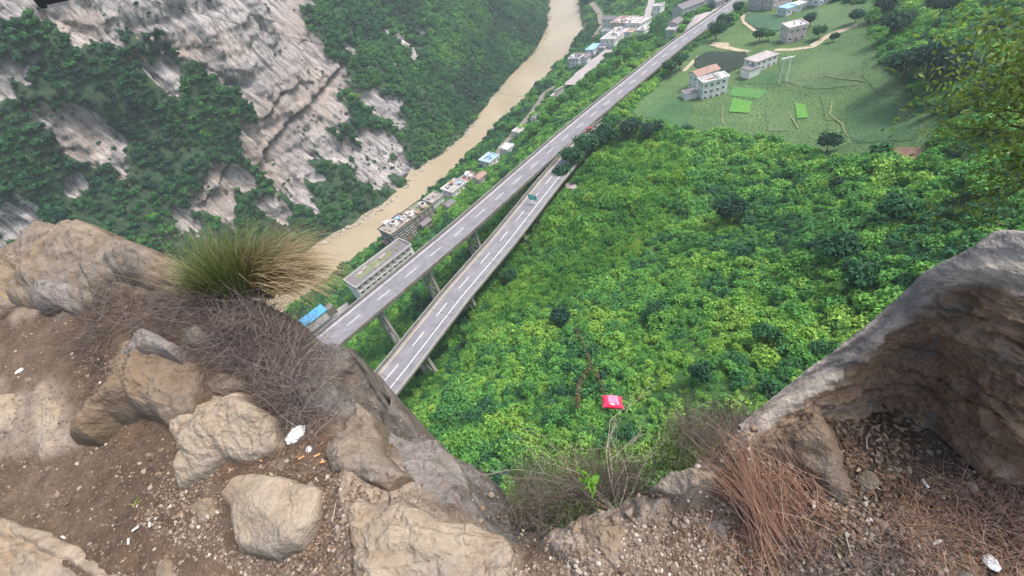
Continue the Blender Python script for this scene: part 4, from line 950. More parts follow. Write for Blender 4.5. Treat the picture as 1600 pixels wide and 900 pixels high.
INN = [(0, 900, -1.45), (400, 900, -1.45), (800, 900, -1.48), (1200, 900, -1.45), (1600, 900, -1.40), (0, 620, -1.34), (0, 470, -1.2), (200, 520, -1.24), (200, 700, -1.40), (400, 600, -1.36), (450, 510, -1.32), (500, 600, -1.42), (510, 660, -1.44), (600, 740, -1.46), (560, 700, -1.45), (690, 790, -1.5),
       (640, 800, -1.47), (730, 800, -1.6), (1000, 850, -1.44), (850, 880, -1.48), (1200, 700, -1.28), (1300, 660, -1.24), (1400, 760, -1.31), (1600, 800, -1.32), (1480, 720, -1.31), (1150, 800, -1.4), (100, 480, -1.18)]
IW = [[*at(x, y, z)[:2], z] for x, y, z in INN]+[[0, -.6, -1.5], [-3, -1, -1.4], [2, -1, -1.3], [-5, 1, -1.2], [0, -2, -1.4], [3, 0, -1.1]]
LC = np.r_[np.array(IW), RW]; KL = np.sqrt((LC[:, None, 0]-LC[None, :, 0])**2+(LC[:, None, 1]-LC[None, :, 1])**2+.006); nl = len(LC)
A = np.zeros((nl+1, nl+1)); A[:nl, :nl] = KL-.012*np.diag(np.r_[np.ones(len(IW)), .15*np.ones(nl-len(IW))]); A[:nl, nl] = 1; A[nl, :nl] = 1; wl = np.linalg.lstsq(A, np.r_[LC[:, 2], 0], rcond=None)[0]
def lz0(x, y):
    z = np.full(np.shape(x), wl[nl], float)
    for i in range(nl): z = z+wl[i]*np.sqrt((x-LC[i, 0])**2+(y-LC[i, 1])**2+.006)
    return z
def pmask(x, y, z, poly, soft, wob=1.0):
    px, py = proj(np.stack([x, y, z], -1)); d, _, _ = segdist(px, py, poly, True); s = np.where(inpoly(px, py, poly), d, -d)
    s = s+wob*34*fbm(x*5, y*5, z*5, 4); return sstep(-soft, soft, s)
ROCKY = [[(-50, 320), (300, 380), (300, 440), (150, 470), (100, 500), (-50, 500)], [(530, 660), (640, 650), (800, 790), (830, 950), (540, 950), (520, 760)], [(1020, 760), (1130, 700), (1420, 440), (1460, 470), (1330, 570), (1240, 640), (1150, 720), (1090, 780)],
         [(-50, 600), (110, 610), (120, 700), (-50, 720)], [(860, 790), (1040, 760), (1010, 880), (930, 900), (840, 850)]]
GREY = [[(455, 520), (520, 515), (610, 570), (650, 660), (760, 720), (850, 830), (800, 850), (720, 790), (640, 700), (560, 670), (490, 640), (460, 580)]]
DARKER = [[(1340, 640), (1620, 740), (1620, 900), (1250, 900), (1150, 800)], [(100, 470), (300, 520), (150, 640), (90, 560)], [(500, 560), (590, 610), (640, 680), (760, 790), (700, 790), (560, 660)]]  # ledge patches mixed towards a darker brown
def ledge_masks(x, y, z):
    rk = np.zeros(np.shape(x)); gr = rk.copy(); dp = rk.copy()
    for p in ROCKY: rk = np.maximum(rk, pmask(x, y, z, p, 14))
    for p in GREY: gr = np.maximum(gr, pmask(x, y, z, p, 16, .7))
    for p in DARKER: dp = np.maximum(dp, pmask(x, y, z, p, 40)*.6)
    return rk, gr, dp
def lz(x, y, masks=None):
    x = np.asarray(x, float); y = np.asarray(y, float); z = lz0(x, y)
    rk, gr, dp = ledge_masks(x, y, z) if masks is None else masks
    hard = np.maximum(rk, gr)
    strata = fbm(x*3.2+y*1.5, y*2.2, z*4, 5, True, .55)
    z = z+.030*fbm(x*2.2, y*2.2, .3, 4)+.010*fbm(x*14, y*14, .7, 4)+hard*((.040+.075*gr)*strata+.012*fbm(x*24, y*24, 2.2, 4, True)+.010*fbm(x*48, y*48, 1.2, 3))
    # wind-scoured hollows in the rock
    return z-hard*.03*sstep(.35, .6, vn(x*7, y*7, 3.0))
nt_, ni, no = 1600, 420, 70
tt = np.linspace(math.radians(-54), math.radians(246), nt_)
rimr = np.interp(tt, rth, rra); rimr = rimr*(1+.018*fbm(tt*30, 0*tt, 1.7, 6, False, .6)+.012*vn(tt*9, 0*tt, 4.0))
ui = np.linspace(0, 1, ni); RI = .05*(rimr[:, None]/.05)**ui[None, :]**.8
uo = np.linspace(0, 1, no+1)[1:]; E_ = 12.0*uo**2.4; RO = rimr[:, None]+E_[None, :]*(1+.25*fbm(tt[:, None]*12, uo[None, :]*5, 6.0, 4))
RA = np.concatenate([RI, RO], 1); X = CX+RA*np.cos(tt)[:, None]; Y = CY+RA*np.sin(tt)[:, None]
Xi, Yi = X[:, :ni], Y[:, :ni]; z0 = lz0(Xi, Yi); mk = ledge_masks(Xi, Yi, z0); Zi = lz(Xi, Yi, mk)
e_in = rimr[:, None]-RI; Zi = Zi-.05*np.exp(-e_in/.03)
Zo = Zi[:, -1:]-(E_*5.0+.02)[None, :]-.3*np.abs(fbm(X[:, ni:]*2, Y[:, ni:]*2, 1.0, 3))*np.minimum(E_, 1)[None, :]
Z = np.concatenate([Zi, Zo], 1)
# horizontal relief on the steep parts
nzx = fbm(X*5, Y*5, Z*5, 4, True)*.075*np.concatenate([np.maximum(mk[1], .0), np.ones_like(Zo)], 1)
X2 = X-nzx*np.cos(tt)[:, None]*.6; Y2 = Y-nzx*np.sin(tt)[:, None]*.6
att = {'rock': np.concatenate([mk[0], np.full_like(Zo, .6)], 1).ravel(), 'grey': np.concatenate([mk[1], np.full_like(Zo, .7)], 1).ravel(), 'darker': np.concatenate([mk[2], np.full_like(Zo, .2)], 1).ravel()}
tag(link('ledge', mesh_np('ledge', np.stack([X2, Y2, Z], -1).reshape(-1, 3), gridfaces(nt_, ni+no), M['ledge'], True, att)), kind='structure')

def lpt(px, py):
    """point of the ledge seen at a photo position"""
    z = -1.3
    for i in range(25):
        q = at(px, py, z); z = z+.7*(float(lz0(q[0], q[1]))-z)
    q = at(px, py, z); return np.array([q[0], q[1], float(lz(q[0], q[1]))])
# ------------------------------------------------------------------ boulders
def boulder(outline, h, mat, label, seed, cat='boulder', name='boulder', edge=.5, p=2.6, tilt=(0, 0), facets=7, rough=1.0, n=150, sink=.06, zb=None, follow=False, groove=None, crumb=0.0):
    h = h*(.62 if not follow else 1)
    r = np.random.default_rng(seed)
    cx = sum(q[0] for q in outline)/len(outline); cy = sum(q[1] for q in outline)/len(outline)
    c0 = lpt(cx, cy); zc = c0[2] if zb is None else zb
    def onto(x, y, lift):
        z = -1.3
        for _ in range(14):
            q = at(x, y, z); z = float(np.clip(z+.6*(float(lz0(q[0], q[1]))+lift-z), -2.2, -.45))
        return at(x, y, z)[:2]
    W_ = np.array([onto(x, y, h*.45) for x, y in outline]); c = W_.mean(0); size = np.ptp(W_, axis=0).max()
    lo = W_.min(0)-.06*size; hi = W_.max(0)+.06*size
    xs = np.linspace(lo[0], hi[0], n); ys = np.linspace(lo[1], hi[1], n); X, Y = np.meshgrid(xs, ys, indexing='ij')
    wx = .035*size*fbm(X/size*4, Y/size*4, seed, 3); wy = .035*size*fbm(X/size*4, Y/size*4, seed+9.5, 3)
    d, _, _ = segdist(X+wx, Y+wy, W_, True); ins = inpoly(X+wx, Y+wy, [tuple(q) for q in W_]); sd_ = np.where(ins, d, -d)
    wid = edge*sd_.max(); t = np.clip(sd_/wid, 0, 1); dome = (1-(1-t)**p)**(1/1.6)
    u, v = (X-c[0])/size, (Y-c[1])/size
    pl = np.full(X.shape, 9.0)
    for i in range(facets):
        a = r.uniform(0, 6.283); g = r.uniform(.5, 2.4); pl = np.minimum(pl, r.uniform(.85, 1.2)+.22*i/facets-g*(u*math.cos(a)+v*math.sin(a)))
    pl = np.clip(pl, .3, 1.15)
    H = h*(dome*pl+(u*tilt[0]+v*tilt[1])*dome)
    H = H+rough*size*(.05*fbm(X/size*4, Y/size*4, seed*1.3, 6, True, .58)+.026*fbm(X/size*9+Y/size*5, Y/size*13, seed*2.3, 5, True)+.014*np.sign(vn(X/size*5+2*fbm(X/size*3, Y/size*3, seed, 3), Y/size*6, seed*1.0))*np.abs(vn(X/size*5, Y/size*6+3, seed*1.0))+.010*fbm(X/size*34, Y/size*34, seed, 3))*np.clip(t*7, 0, 1)
    for k in range(3):
        a = r.uniform(0, 3.14); o1 = r.uniform(-.3, .3); ln = np.abs(u*math.cos(a)+v*math.sin(a)-o1+.05*fbm(X/size*6, Y/size*6, seed+k*3.0, 4)); H = H-.018*size*np.exp(-(ln/.010)**2)*np.clip(fbm(X/size*2, Y/size*2, seed+k, 2)*3+.3, 0, 1)+.02*size*(k-1)*sstep(-.01, .01, u*math.cos(a)+v*math.sin(a)-o1+.05*fbm(X/size*6, Y/size*6, seed+k*3.0, 4))*np.clip(t*3, 0, 1)
    if crumb: H = np.clip(H, .008, .05)*np.clip(t*6, 0, 1)+crumb*(.2+fbm(X*9, Y*9, seed, 5, True, .6)*1.4+.5*fbm(X*30, Y*30, seed, 3, True))*np.clip(t*5, 0, 1)
    if groove is not None:
        G_ = np.array([onto(x, y, h*.5) for x, y in groove]); gd, _, _ = segdist(X+.3*wx, Y+.3*wy, G_); H = H-.016*np.exp(-(gd/.009)**2)+.008*np.exp(-((gd-.022)/.010)**2)
    base_ = lz(X, Y); Z = np.where(sd_ > 0, (base_ if follow else np.clip(base_, zc-.12, zc+.12)*.6+.4*zc)+H-.02, base_-sink+np.minimum(sd_, 0)*3)
    Z = np.where(sd_ > 0, Z, np.minimum(Z, base_-.03))
    # sideways relief so that the flanks overhang a little
    gx = wid*.16*vn(X/size*6, Y/size*6, Z/size*7+seed)*np.clip(1-t, 0, 1); gy = wid*.16*vn(X/size*6+9, Y/size*6, Z/size*7+seed)*np.clip(1-t, 0, 1)
    V = np.stack([X-c[0]+gx, Y-c[1]+gy, Z-zc], -1).reshape(-1, 3); f = gridfaces(n, n)
    under = np.clip(1-t*5, 0, 1)*.55  # flanks darken at the foot: shade of the underside painted in
    keep = (sd_.ravel()[f] > -.05*size).all(1); f = f[keep]; used, inv = np.unique(f, return_inverse=True)
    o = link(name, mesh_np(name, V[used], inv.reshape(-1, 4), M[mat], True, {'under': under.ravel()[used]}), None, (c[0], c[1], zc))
    return tag(o, label, cat)
boulder([(8, 470), (28, 410), (24, 360), (52, 334), (105, 343), (155, 346), (215, 372), (292, 404), (262, 436), (170, 440), (130, 470), (60, 478)], .15, 'rock_slab', 'large layered grey brown boulder on the far left rim beside the grass tussock', 3, edge=.75, tilt=(-.2, .4), facets=9, n=220, rough=.45, follow=True)
boulder([(-70, 400), (-10, 388), (24, 420), (12, 470), (-60, 510)], .26, 'rock_tan', 'ochre boulder cut by the left edge of the picture', 14, zb=-1.2)
boulder([(46, 470), (70, 440), (112, 432), (132, 458), (120, 485), (66, 488)], .14, 'rock_grey', 'dark grey block under the large layered boulder', 21)
boulder([(178, 548), (205, 524), (252, 529), (296, 545), (308, 590), (300, 632), (255, 655), (205, 640), (170, 650), (138, 680), (105, 682), (122, 640), (165, 605)], .30, 'rock_brown', 'tall brown boulder with a flat grey cap amid dry twigs', 5, edge=.5, p=3.2, facets=5, n=200)
boulder([(178, 552), (206, 526), (252, 531), (290, 548), (285, 568), (235, 566), (190, 572)], .26, 'rock_grey', 'flat grey cap stone resting on the tall brown boulder', 6, cat='stone', name='cap_stone', edge=.6, p=5, facets=3)
boulder([(248, 652), (288, 626), (332, 605), (382, 610), (424, 648), (430, 690), (385, 712), (335, 716), (298, 742), (268, 760), (266, 732), (282, 700), (256, 676)], .22, 'rock_pale', 'pale angular boulder with dark undercut left of the white tissue', 8, edge=.5, p=3, tilt=(.2, .7), facets=6, n=200)
boulder([(345, 772), (380, 738), (432, 733), (472, 748), (499, 760), (494, 805), (468, 850), (430, 873), (372, 862), (360, 812)], .15, 'rock_pale', 'smooth pale block sunk in pebbles near the bottom left', 11, edge=.34, p=4, facets=4, rough=.45, n=180)
boulder([(540, 960), (548, 860), (536, 800), (556, 768), (600, 786), (640, 783), (690, 812), (745, 830), (795, 846), (806, 875), (800, 960)], .11, 'rock_pale', 'broad pitted pale rock in the bottom centre of the ledge', 13, edge=.5, p=3, facets=5, n=240, rough=.7)
boulder([(500, 700), (540, 672), (583, 654), (612, 678), (606, 715), (650, 755), (600, 765), (550, 748), (512, 738)], .10, 'rock_slab', 'rough outcrop just above the pitted pale rock', 17, edge=.6, p=2.4)
boulder([(598, 668), (640, 690), (700, 712), (745, 760), (735, 800), (690, 805), (650, 780), (616, 730)], .10, 'rock_grey', 'grey fractured slab on the shaded side of the notch', 18, edge=.6, p=2.4, facets=9)
boulder([(404, 722), (420, 708), (448, 712), (454, 732), (432, 740)], .05, 'rock_brown', 'small brown stone behind the smooth pale block', 22, cat='stone', name='stone', n=70)
boulder([(312, 592), (338, 578), (372, 584), (380, 604), (345, 612), (318, 608)], .10, 'rock_tan', 'low brownish stone behind the pale angular boulder', 23, cat='stone', name='stone', n=80)
boulder([(282, 500), (310, 505), (330, 530), (312, 545), (280, 535)], .09, 'rock_grey', 'small grey stone half buried in the twig tangle', 24, cat='stone', name='stone', n=80)
boulder([(1176, 672), (1212, 630), (1250, 616), (1290, 636), (1312, 660), (1328, 705), (1345, 758), (1318, 770), (1282, 742), (1236, 716), (1180, 692)], .17, 'rock_brown', 'smooth grey brown rock nose beside the reddish dry grass', 27, edge=.8, p=2.0, facets=5, rough=.7, n=200)
boulder([(1338, 735), (1352, 718), (1376, 726), (1386, 750), (1368, 766), (1346, 762)], .06, 'rock_tan', 'small orange brown stone at the foot of the rock nose', 29, cat='stone', name='stone', n=80)
boulder([(1338, 604), (1348, 592), (1366, 598), (1362, 616), (1346, 618)], .035, 'rock_tan', 'fist-sized pale stone under the large right outcrop', 30, cat='stone', name='stone', n=60)
def outcrop():
    C = [  # curves across the rock: (photo x, photo y, height)
        [(1150, 672, -1.22), (1250, 592, -1.10), (1330, 535, -1.01), (1398, 474, -.92), (1440, 436, -.84), (1500, 404, -.78), (1545, 374, -.74), (1605, 376, -.73), (1700, 372, -.72), (1860, 385, -.70)],
        [(1158, 680, -1.23), (1256, 599, -1.11), (1338, 543, -1.02), (1405, 484, -.92), (1448, 448, -.84), (1510, 422, -.78), (1560, 412, -.75), (1620, 418, -.74), (1720, 420, -.73), (1880, 440, -.71)],
        [(1166, 692, -1.25), (1263, 611, -1.13), (1347, 556, -1.04), (1412, 500, -.95), (1456, 464, -.87), (1516, 446, -.82), (1570, 450, -.79), (1630, 462, -.78), (1740, 470, -.77), (1900, 490, -.75)],
        [(1176, 706, -1.28), (1275, 632, -1.20), (1358, 580, -1.16), (1430, 545, -1.06), (1480, 525, -.97), (1535, 520, -.90), (1590, 528, -.88), (1660, 540, -.87), (1760, 550, -.86), (1920, 570, -.84)],
        [(1190, 722, -1.33), (1295, 665, -1.29), (1375, 630, -1.28), (1446, 615, -1.18), (1496, 600, -1.08), (1550, 600, -1.00), (1600, 612, -.97), (1680, 625, -.95), (1780, 640, -.94), (1940, 660, -.91)],
        [(1205, 740, -1.40), (1310, 700, -1.36), (1385, 672, -1.36), (1450, 672, -1.30), (1490, 690, -1.24), (1545, 690, -1.13), (1605, 700, -1.10), (1690, 710, -1.08), (1790, 720, -1.07), (1960, 740, -1.06)],
        [(1215, 760, -1.50), (1320, 730, -1.48), (1395, 705, -1.47), (1455, 706, -1.45), (1485, 722, -1.41), (1540, 756, -1.37), (1610, 762, -1.37), (1700, 770, -1.36), (1800, 785, -1.35), (1980, 800, -1.35)]]
    K = np.array([[at(*q) for q in c] for c in C])                       # curves x points x 3
    e_ = np.array([.92, -.38, .05]); K = np.concatenate([K, K[:, -1:]+e_*.55, K[:, -1:]+e_*1.15], 1)
    back = K[0].copy(); back[:, :2] *= 1.05; back[:, 2] -= .5; K = np.concatenate([back[None], K], 0)
    def cr_interp(A, n):                                                 # Catmull-Rom along axis 0
        m_ = len(A); t = np.linspace(0, m_-1, n); i = np.clip(t.astype(int), 0, m_-2); f = (t-i)[:, None, None]
        g = lambda k: A[np.clip(k, 0, m_-1)]
        p0, p1, p2, p3 = g(i-1), g(i), g(i+1), g(i+2)
        return .5*((2*p1)+(-p0+p2)*f+(2*p0-5*p1+4*p2-p3)*f*f+(-p0+3*p1-3*p2+p3)*f**3), t
    G, tv = cr_interp(K, 460); G = G.transpose(1, 0, 2); G, tu = cr_interp(G, 460)   # u x v x 3
    du = np.gradient(G, axis=0); dv = np.gradient(G, axis=1); Nn = np.cross(du, dv); Nn /= np.linalg.norm(Nn, axis=2)[..., None]+1e-9
    Nn *= np.where((Nn*G).sum(-1) > 0, -1, 1)[..., None]                 # towards the viewer side
    x, y, z = G[..., 0], G[..., 1], G[..., 2]
    a = .45*z+.8*x-.3*y
    fa = lambda sc, o: fbm(x*sc+o, y*sc, z*sc*1.6, 5, True, .55)
    blocks = vn(np.floor(x*9+.8*fbm(x*6, y*6, z*6, 3)*2)*7.3, np.floor(z*11+y*3+1.3*fbm(x*5, y*5, z*5+4, 3))*3.1, 1.0+0*x)
    d = .038*fbm(x*4, y*4, z*5, 3)+.028*fa(7, 0)+.012*fa(22, 3)+.005*fbm(x*60, y*60, z*60, 3)+.011*blocks
    v = tv[None, :]+0*x; face = sstep(2.6, 3.6, v)*(1-sstep(6.6, 7, v)); cap = 1-sstep(2.9, 3.3, v+.35*fbm(x*9, y*9, z*9, 4)); am = .25+.75*face
    d = d*am*sstep(0, 1.2, v)
    for k, (ca, cb) in enumerate(((.9, .3), (.2, 1.0), (.7, -.6))):      # joints cutting through the block
        q = np.abs(((ca*x*5+cb*z*6+y*2+.5*fbm(x*5+k, y*5, z*5, 4)) % 1)-.5); d = d-.014*np.exp(-(q/.025)**2)*face*np.clip(vn(x*5+k, z*5, y*5)*2+.3, 0, 1)
    P_ = G+Nn*d[..., None]; c0 = P_.reshape(-1, 3).mean(0)
    c0[2] = -1.3
    me = mesh_np('outcrop', P_.reshape(-1, 3)-c0, gridfaces(460, 460), M['outcrop'], True, {'cap': cap.ravel(), 'cav': np.clip(-d/.03, 0, 1).ravel()*face.ravel()})
    tag(link('outcrop', me, None, c0), 'huge angular brown outcrop with a pale ridge filling the right edge of the ledge', 'rock outcrop')
m = N('outcrop'); p = m.pos(); a = m.noise(3.0, 7, .7, p, dist=.8); b = m.noise(14, 6, .7, p); d = m.noise(50, 5, .75, p)
c = m.mix(m.ramp(a, [(.35, 0.0), (.62, 1.0)]), (.16, .105, .068), (.38, .255, .165))
c = m.mix(m.ramp(m.noise(5, 6, .7, p, dist=1.2), [(.50, 0.0), (.66, .8)]), c, (.22, .20, .175))
c = m.mix(m.ramp(m.noise(7, 5, .7, p), [(.56, 0.0), (.68, .6)]), c, (.38, .235, .125))
cp = m.mix(m.ramp(m.noise(6, 6, .7, p, dist=.8), [(.40, 0.0), (.6, 1.0)]), (.25, .23, .22), (.56, .48, .39))
c = m.mix(m.attr('cap'), c, cp); c = m.mix(1.0, c, m.ramp(b, [(.3, .6), (.62, 1.2)]), 'MULTIPLY'); c = m.mix(m.ramp(d, [(.58, 0.0), (.68, .4)]), c, (.30, .23, .17))  # pale ridge rock, with the brightness of its upward side painted in
m.col(c).rough(.95).bump(m.math('ADD', b, m.math('MULTIPLY', d, .6)), 1.0, .022); m.b.inputs['Specular IOR Level'].default_value = .12; M['outcrop'] = m.m
outcrop()
boulder([(903, 802), (940, 806), (986, 822), (1008, 852), (1000, 882), (962, 892), (924, 858), (888, 832)], .07, 'rock_tan', 'low rounded brown rock on the notch edge left of the burrow', 35, edge=.7)
boulder([(1012, 772), (1046, 742), (1088, 726), (1120, 744), (1112, 764), (1056, 778)], .06, 'rock_pale', 'smooth pale stone on the rim beside the reddish dry grass', 37, edge=.7, n=110)
boulder([(1094, 808), (1112, 795), (1132, 808), (1146, 838), (1130, 852), (1104, 838)], .045, 'rock_grey', 'flat grey stone lying below the pale rim stone', 38, cat='stone', name='stone', n=90)
boulder([(-40, 612), (26, 612), (34, 650), (28, 676), (-40, 690)], .06, 'rock_pale', 'pale stone hump at the left picture edge', 41, cat='stone', name='stone', n=90)
boulder([(52, 622), (84, 616), (100, 636), (82, 690), (56, 700)], .045, 'rock_pale', 'low pale stone hump right of the one at the left edge', 42, cat='stone', name='stone', n=90)
boulder([(-80, 770), (0, 802), (70, 838), (130, 868), (250, 905), (260, 980), (-120, 980)], .07, 'rock_pale', 'long pale grooved stone kerb crossing the bottom left corner', 44, cat='kerb', name='stone_kerb', edge=.16, p=4, facets=2, rough=.25, n=260, groove=[(-60, 795), (0, 828), (70, 868), (140, 905), (200, 945)])
boulder([(236, 892), (244, 868), (262, 870), (276, 900), (262, 930), (240, 930)], .05, 'rock_tan', 'small upright stone next to the kerb end', 45, cat='stone', name='stone', n=70)
boulder([(285, 800), (305, 775), (330, 770), (335, 800), (315, 822), (292, 815)], .045, 'rock_tan', 'brown stone left of the smooth pale block', 46, cat='stone', name='stone', n=80)
boulder([(1478, 915), (1500, 888), (1550, 890), (1600, 882), (1660, 900), (1650, 960), (1480, 960)], .05, 'rock_grey', 'flat pale stone cut by the bottom right picture edge', 47, cat='stone', name='stone', n=90)

# ------------------------------------------------------------------ pebbles, litter, twigs
def ledge_points(n, polys=None, avoid=True):
    out = []; tot = 0
    for it in range(40):
        m0 = 40000
        if polys is not None:
            pg = polys[it % len(polys)]; xs = [q[0] for q in pg]; ys = [q[1] for q in pg]; bx = (min(xs), max(xs), min(ys), min(max(ys), 950))
        else: bx = (-60, 1660, 330, 950)
        px = rng.uniform(bx[0], bx[1], m0); py = rng.uniform(bx[2], bx[3], m0); k = inpoly(px, py, pg) if polys is not None else np.ones(m0, bool)
        px, py = px[k], py[k]; px, py = px[:max(50, int(n*1.6/(len(polys) if polys else 1)))], py[:max(50, int(n*1.6/(len(polys) if polys else 1)))]
        d = F[None]+CR[None]*((px-800)/FPX)[:, None]+CU[None]*((450-py)/FPX)[:, None]; z = np.full(len(px), -1.3)
        for _ in range(9):
            q = d*(z/d[:, 2])[:, None]; z = z+.7*(lz0(q[:, 0], q[:, 1])-z); z = np.clip(z, -2.2, -.5)
        q = d*(z/d[:, 2])[:, None]; a = np.arctan2(q[:, 1]-CY, q[:, 0]-CX); r = np.hypot(q[:, 0]-CX, q[:, 1]-CY); ok = (np.abs(lz0(q[:, 0], q[:, 1])-z) < .03) & (r < np.interp(a, tt, rimr)-.015)
        q = q[ok]; out.append(q); tot += len(q)
        if tot >= n and it >= (len(polys) if polys else 1)-1: break
    q = np.concatenate(out); q = q[rng.permutation(len(q))[:n]]
    return np.stack([q[:, 0], q[:, 1], lz(q[:, 0], q[:, 1])], -1)
def stone_me(seed, flat=.7):
    r = random.Random(seed); bm = bmesh.new(); bmesh.ops.create_icosphere(bm, subdivisions=1, radius=1)
    for v in bm.verts: v.co = v.co*r.uniform(.75, 1.15); v.co.z *= flat
    me = bpy.data.meshes.new('pebble'); bm.to_mesh(me); bm.free(); me.materials.append(M['pebble']); return me
m = N('pebble'); t = m.attr('tint', 'INSTANCER'); m.col(m.ramp(t, [(0, (.10, .068, .046)), (.4, (.175, .128, .092)), (.75, (.28, .22, .17)), (1, (.50, .45, .38))])); M['pebble'] = m.m
peb_c = unlinked('pebble', [stone_me(i) for i in range(5)])
def pebbles(name, P, s0, s1, label, tm=.45, hue=.22):
    n = len(P); sc = s0*(s1/s0)**(rng.random(n)**2.2)
    P = P.copy(); P[:, 2] += sc*.1; o = scatter(name, P, sc, tm+hue*rng.normal(size=n), peb_c, 5, tilt=.5); o['label'] = label
pebbles('gravel', ledge_points(15000), .0015, .0075, 'fine gravel scattered over the brown ledge', .42)
pebbles('gravel', ledge_points(7000, [[(440, 780), (540, 740), (560, 900), (380, 900), (300, 860), (220, 820), (260, 740), (340, 730), (350, 860), (470, 860)], [(950, 830), (1150, 780), (1150, 900), (800, 900)], [(1180, 760), (1500, 800), (1500, 900), (1180, 900)]]), .002, .009, 'denser gravel lying between the boulders', .55)
pebbles('gravel', ledge_points(500), .007, .016, 'scattered larger pebbles on the ledge', .5)
chip = []
for i in range(4):
    r = random.Random(i); a = [(-1, -.25, 0), (-.3, -.4, .15), (.9, -.2, .05), (1, .2, .1), (.2, .42, .25), (-.8, .3, .05)]
    me = bpy.data.meshes.new('chip'); me.from_pydata([(x+r.uniform(-.1, .1), y+r.uniform(-.1, .1), z) for x, y, z in a], [], [(0, 1, 4, 5), (1, 2, 3, 4)]); me.materials.append(None); chip.append(me)
m = N('litter'); t = m.attr('tint', 'INSTANCER'); m.col(m.ramp(t, [(0, (.08, .055, .042)), (.4, (.15, .095, .06)), (.7, (.24, .165, .105)), (1, (.38, .30, .22))])); M['litter'] = m.m
for me in chip: me.materials.clear(); me.materials.append(M['litter'])
lit_c = unlinked('chip', chip)
P = ledge_points(4500, [[(120, 480), (330, 440), (480, 520), (500, 700), (440, 760), (250, 820), (130, 700)], [(380, 690), (620, 690), (560, 900), (420, 900)], [(1100, 700), (1600, 760), (1600, 900), (1150, 900)], [(1250, 600), (1420, 600), (1450, 780), (1300, 780)]])
P[:, 2] += .004; n = len(P); o = scatter('leaf_litter', P, rng.uniform(.003, .011, n), .42+.25*rng.normal(size=n), lit_c, 4, tilt=.5); o['label'] = 'dry leaf scraps and bark chips on the ledge'

def twig_mesh(name, starts, lens, dirs, rad, mat, seg=6, curl=.5, up=0.0, k=3):
    r = np.random.default_rng(len(starts)); V = []; Fq = []; sh = []
    for s, L, d, rd in zip(starts, lens, dirs, rad):
        p = np.array(s, float); d = np.array(d, float); d /= np.linalg.norm(d); st = L/seg; pts = [p.copy()]; w = r.normal(size=3)*curl
        for i in range(seg):
            d = d+w*.25+r.normal(size=3)*curl*.22+np.array([0, 0, up/seg]); d /= np.linalg.norm(d); p = p+d*st; pts.append(p.copy())
        a = np.cross(d, [.31, .22, .93]); a /= np.linalg.norm(a)+1e-9; b = np.cross(d, a); n0_ = len(V); c = r.uniform()
        for i, q in enumerate(pts):
            rr_ = rd*(1-.75*i/seg)
            for j in range(k): V.append(q+rr_*(a*math.cos(6.283*j/k)+b*math.sin(6.283*j/k))); sh.append(c)
        for i in range(seg):
            for j in range(k): Fq.append((n0_+i*k+j, n0_+i*k+(j+1) % k, n0_+(i+1)*k+(j+1) % k, n0_+(i+1)*k+j))
    return mesh_np(name, V, Fq, mat, False, {'shade': sh})
def strawmat(name, a, b, c):
    m = N(name); m.col(m.ramp(m.attr('shade'), [(0, a), (.5, b), (1, c)])).rough(.7); return m.m
M['twig'] = strawmat('dry_twig', (.07, .052, .046), (.165, .128, .115), (.32, .265, .235))
M['straw'] = strawmat('straw', (.13, .09, .04), (.23, .17, .085), (.42, .34, .20)); M['grass'] = strawmat('tussock_green', (.045, .08, .02), (.10, .145, .04), (.22, .23, .08))
M['redgrass'] = strawmat('reddish_grass', (.26, .13, .085), (.48, .28, .19), (.66, .46, .34))
def tangle(poly, n, L0, L1, h, r0, r1, mat, label, curl=.5, name='dry_twigs', flat=.35):
    P = ledge_points(n, [poly]); n = len(P); D = rng.normal(size=(n, 3)); D[:, 2] = np.abs(D[:, 2])*flat; P[:, 2] += rng.uniform(0, h, n)**1.3
    return tag(link(name, twig_mesh(name, P, rng.uniform(L0, L1, n), D, rng.uniform(r0, r1, n), M[mat], 6, curl)), label, kind='stuff')
tangle([(128, 470), (200, 440), (300, 430), (400, 470), (480, 520), (520, 600), (500, 690), (440, 690), (420, 630), (340, 590), (310, 560), (240, 520), (180, 520), (170, 590), (130, 560)], 2600, .06, .24, .05, .0007, .0017, 'twig', 'tangle of dry greyish twigs spread over the left mound')
tangle([(300, 440), (400, 460), (480, 520), (520, 620), (480, 680), (440, 650), (330, 540)], 1500, .10, .30, .09, .0008, .0019, 'twig', 'dense upper mass of dry brown twigs beneath the grass tussock', .6)
tangle([(1180, 740), (1300, 700), (1300, 860), (1180, 900), (1090, 850), (1130, 740)], 380, .03, .12, .03, .0005, .0010, 'redgrass', 'low reddish stalks round the foot of the dry grass clump')
tangle([(1450, 740), (1620, 760), (1620, 890), (1420, 880), (1380, 800)], 900, .03, .11, .03, .0004, .0009, 'redgrass', 'short rust red grass bits at the bottom right', .7)
tangle([(1200, 840), (1480, 830), (1480, 900), (1200, 900)], 500, .03, .13, .02, .0005, .0012, 'twig', 'loose dry stalks along the bottom right of the ledge')
tangle([(380, 690), (560, 690), (560, 900), (420, 900)], 330, .03, .12, .02, .0005, .0012, 'twig', 'loose broken stalks among the pebbles at the centre left')
tangle([(150, 560), (600, 560), (650, 900), (100, 900)], 350, .02, .07, .01, .0004, .001, 'twig', 'thin dry bits scattered on the left dirt')
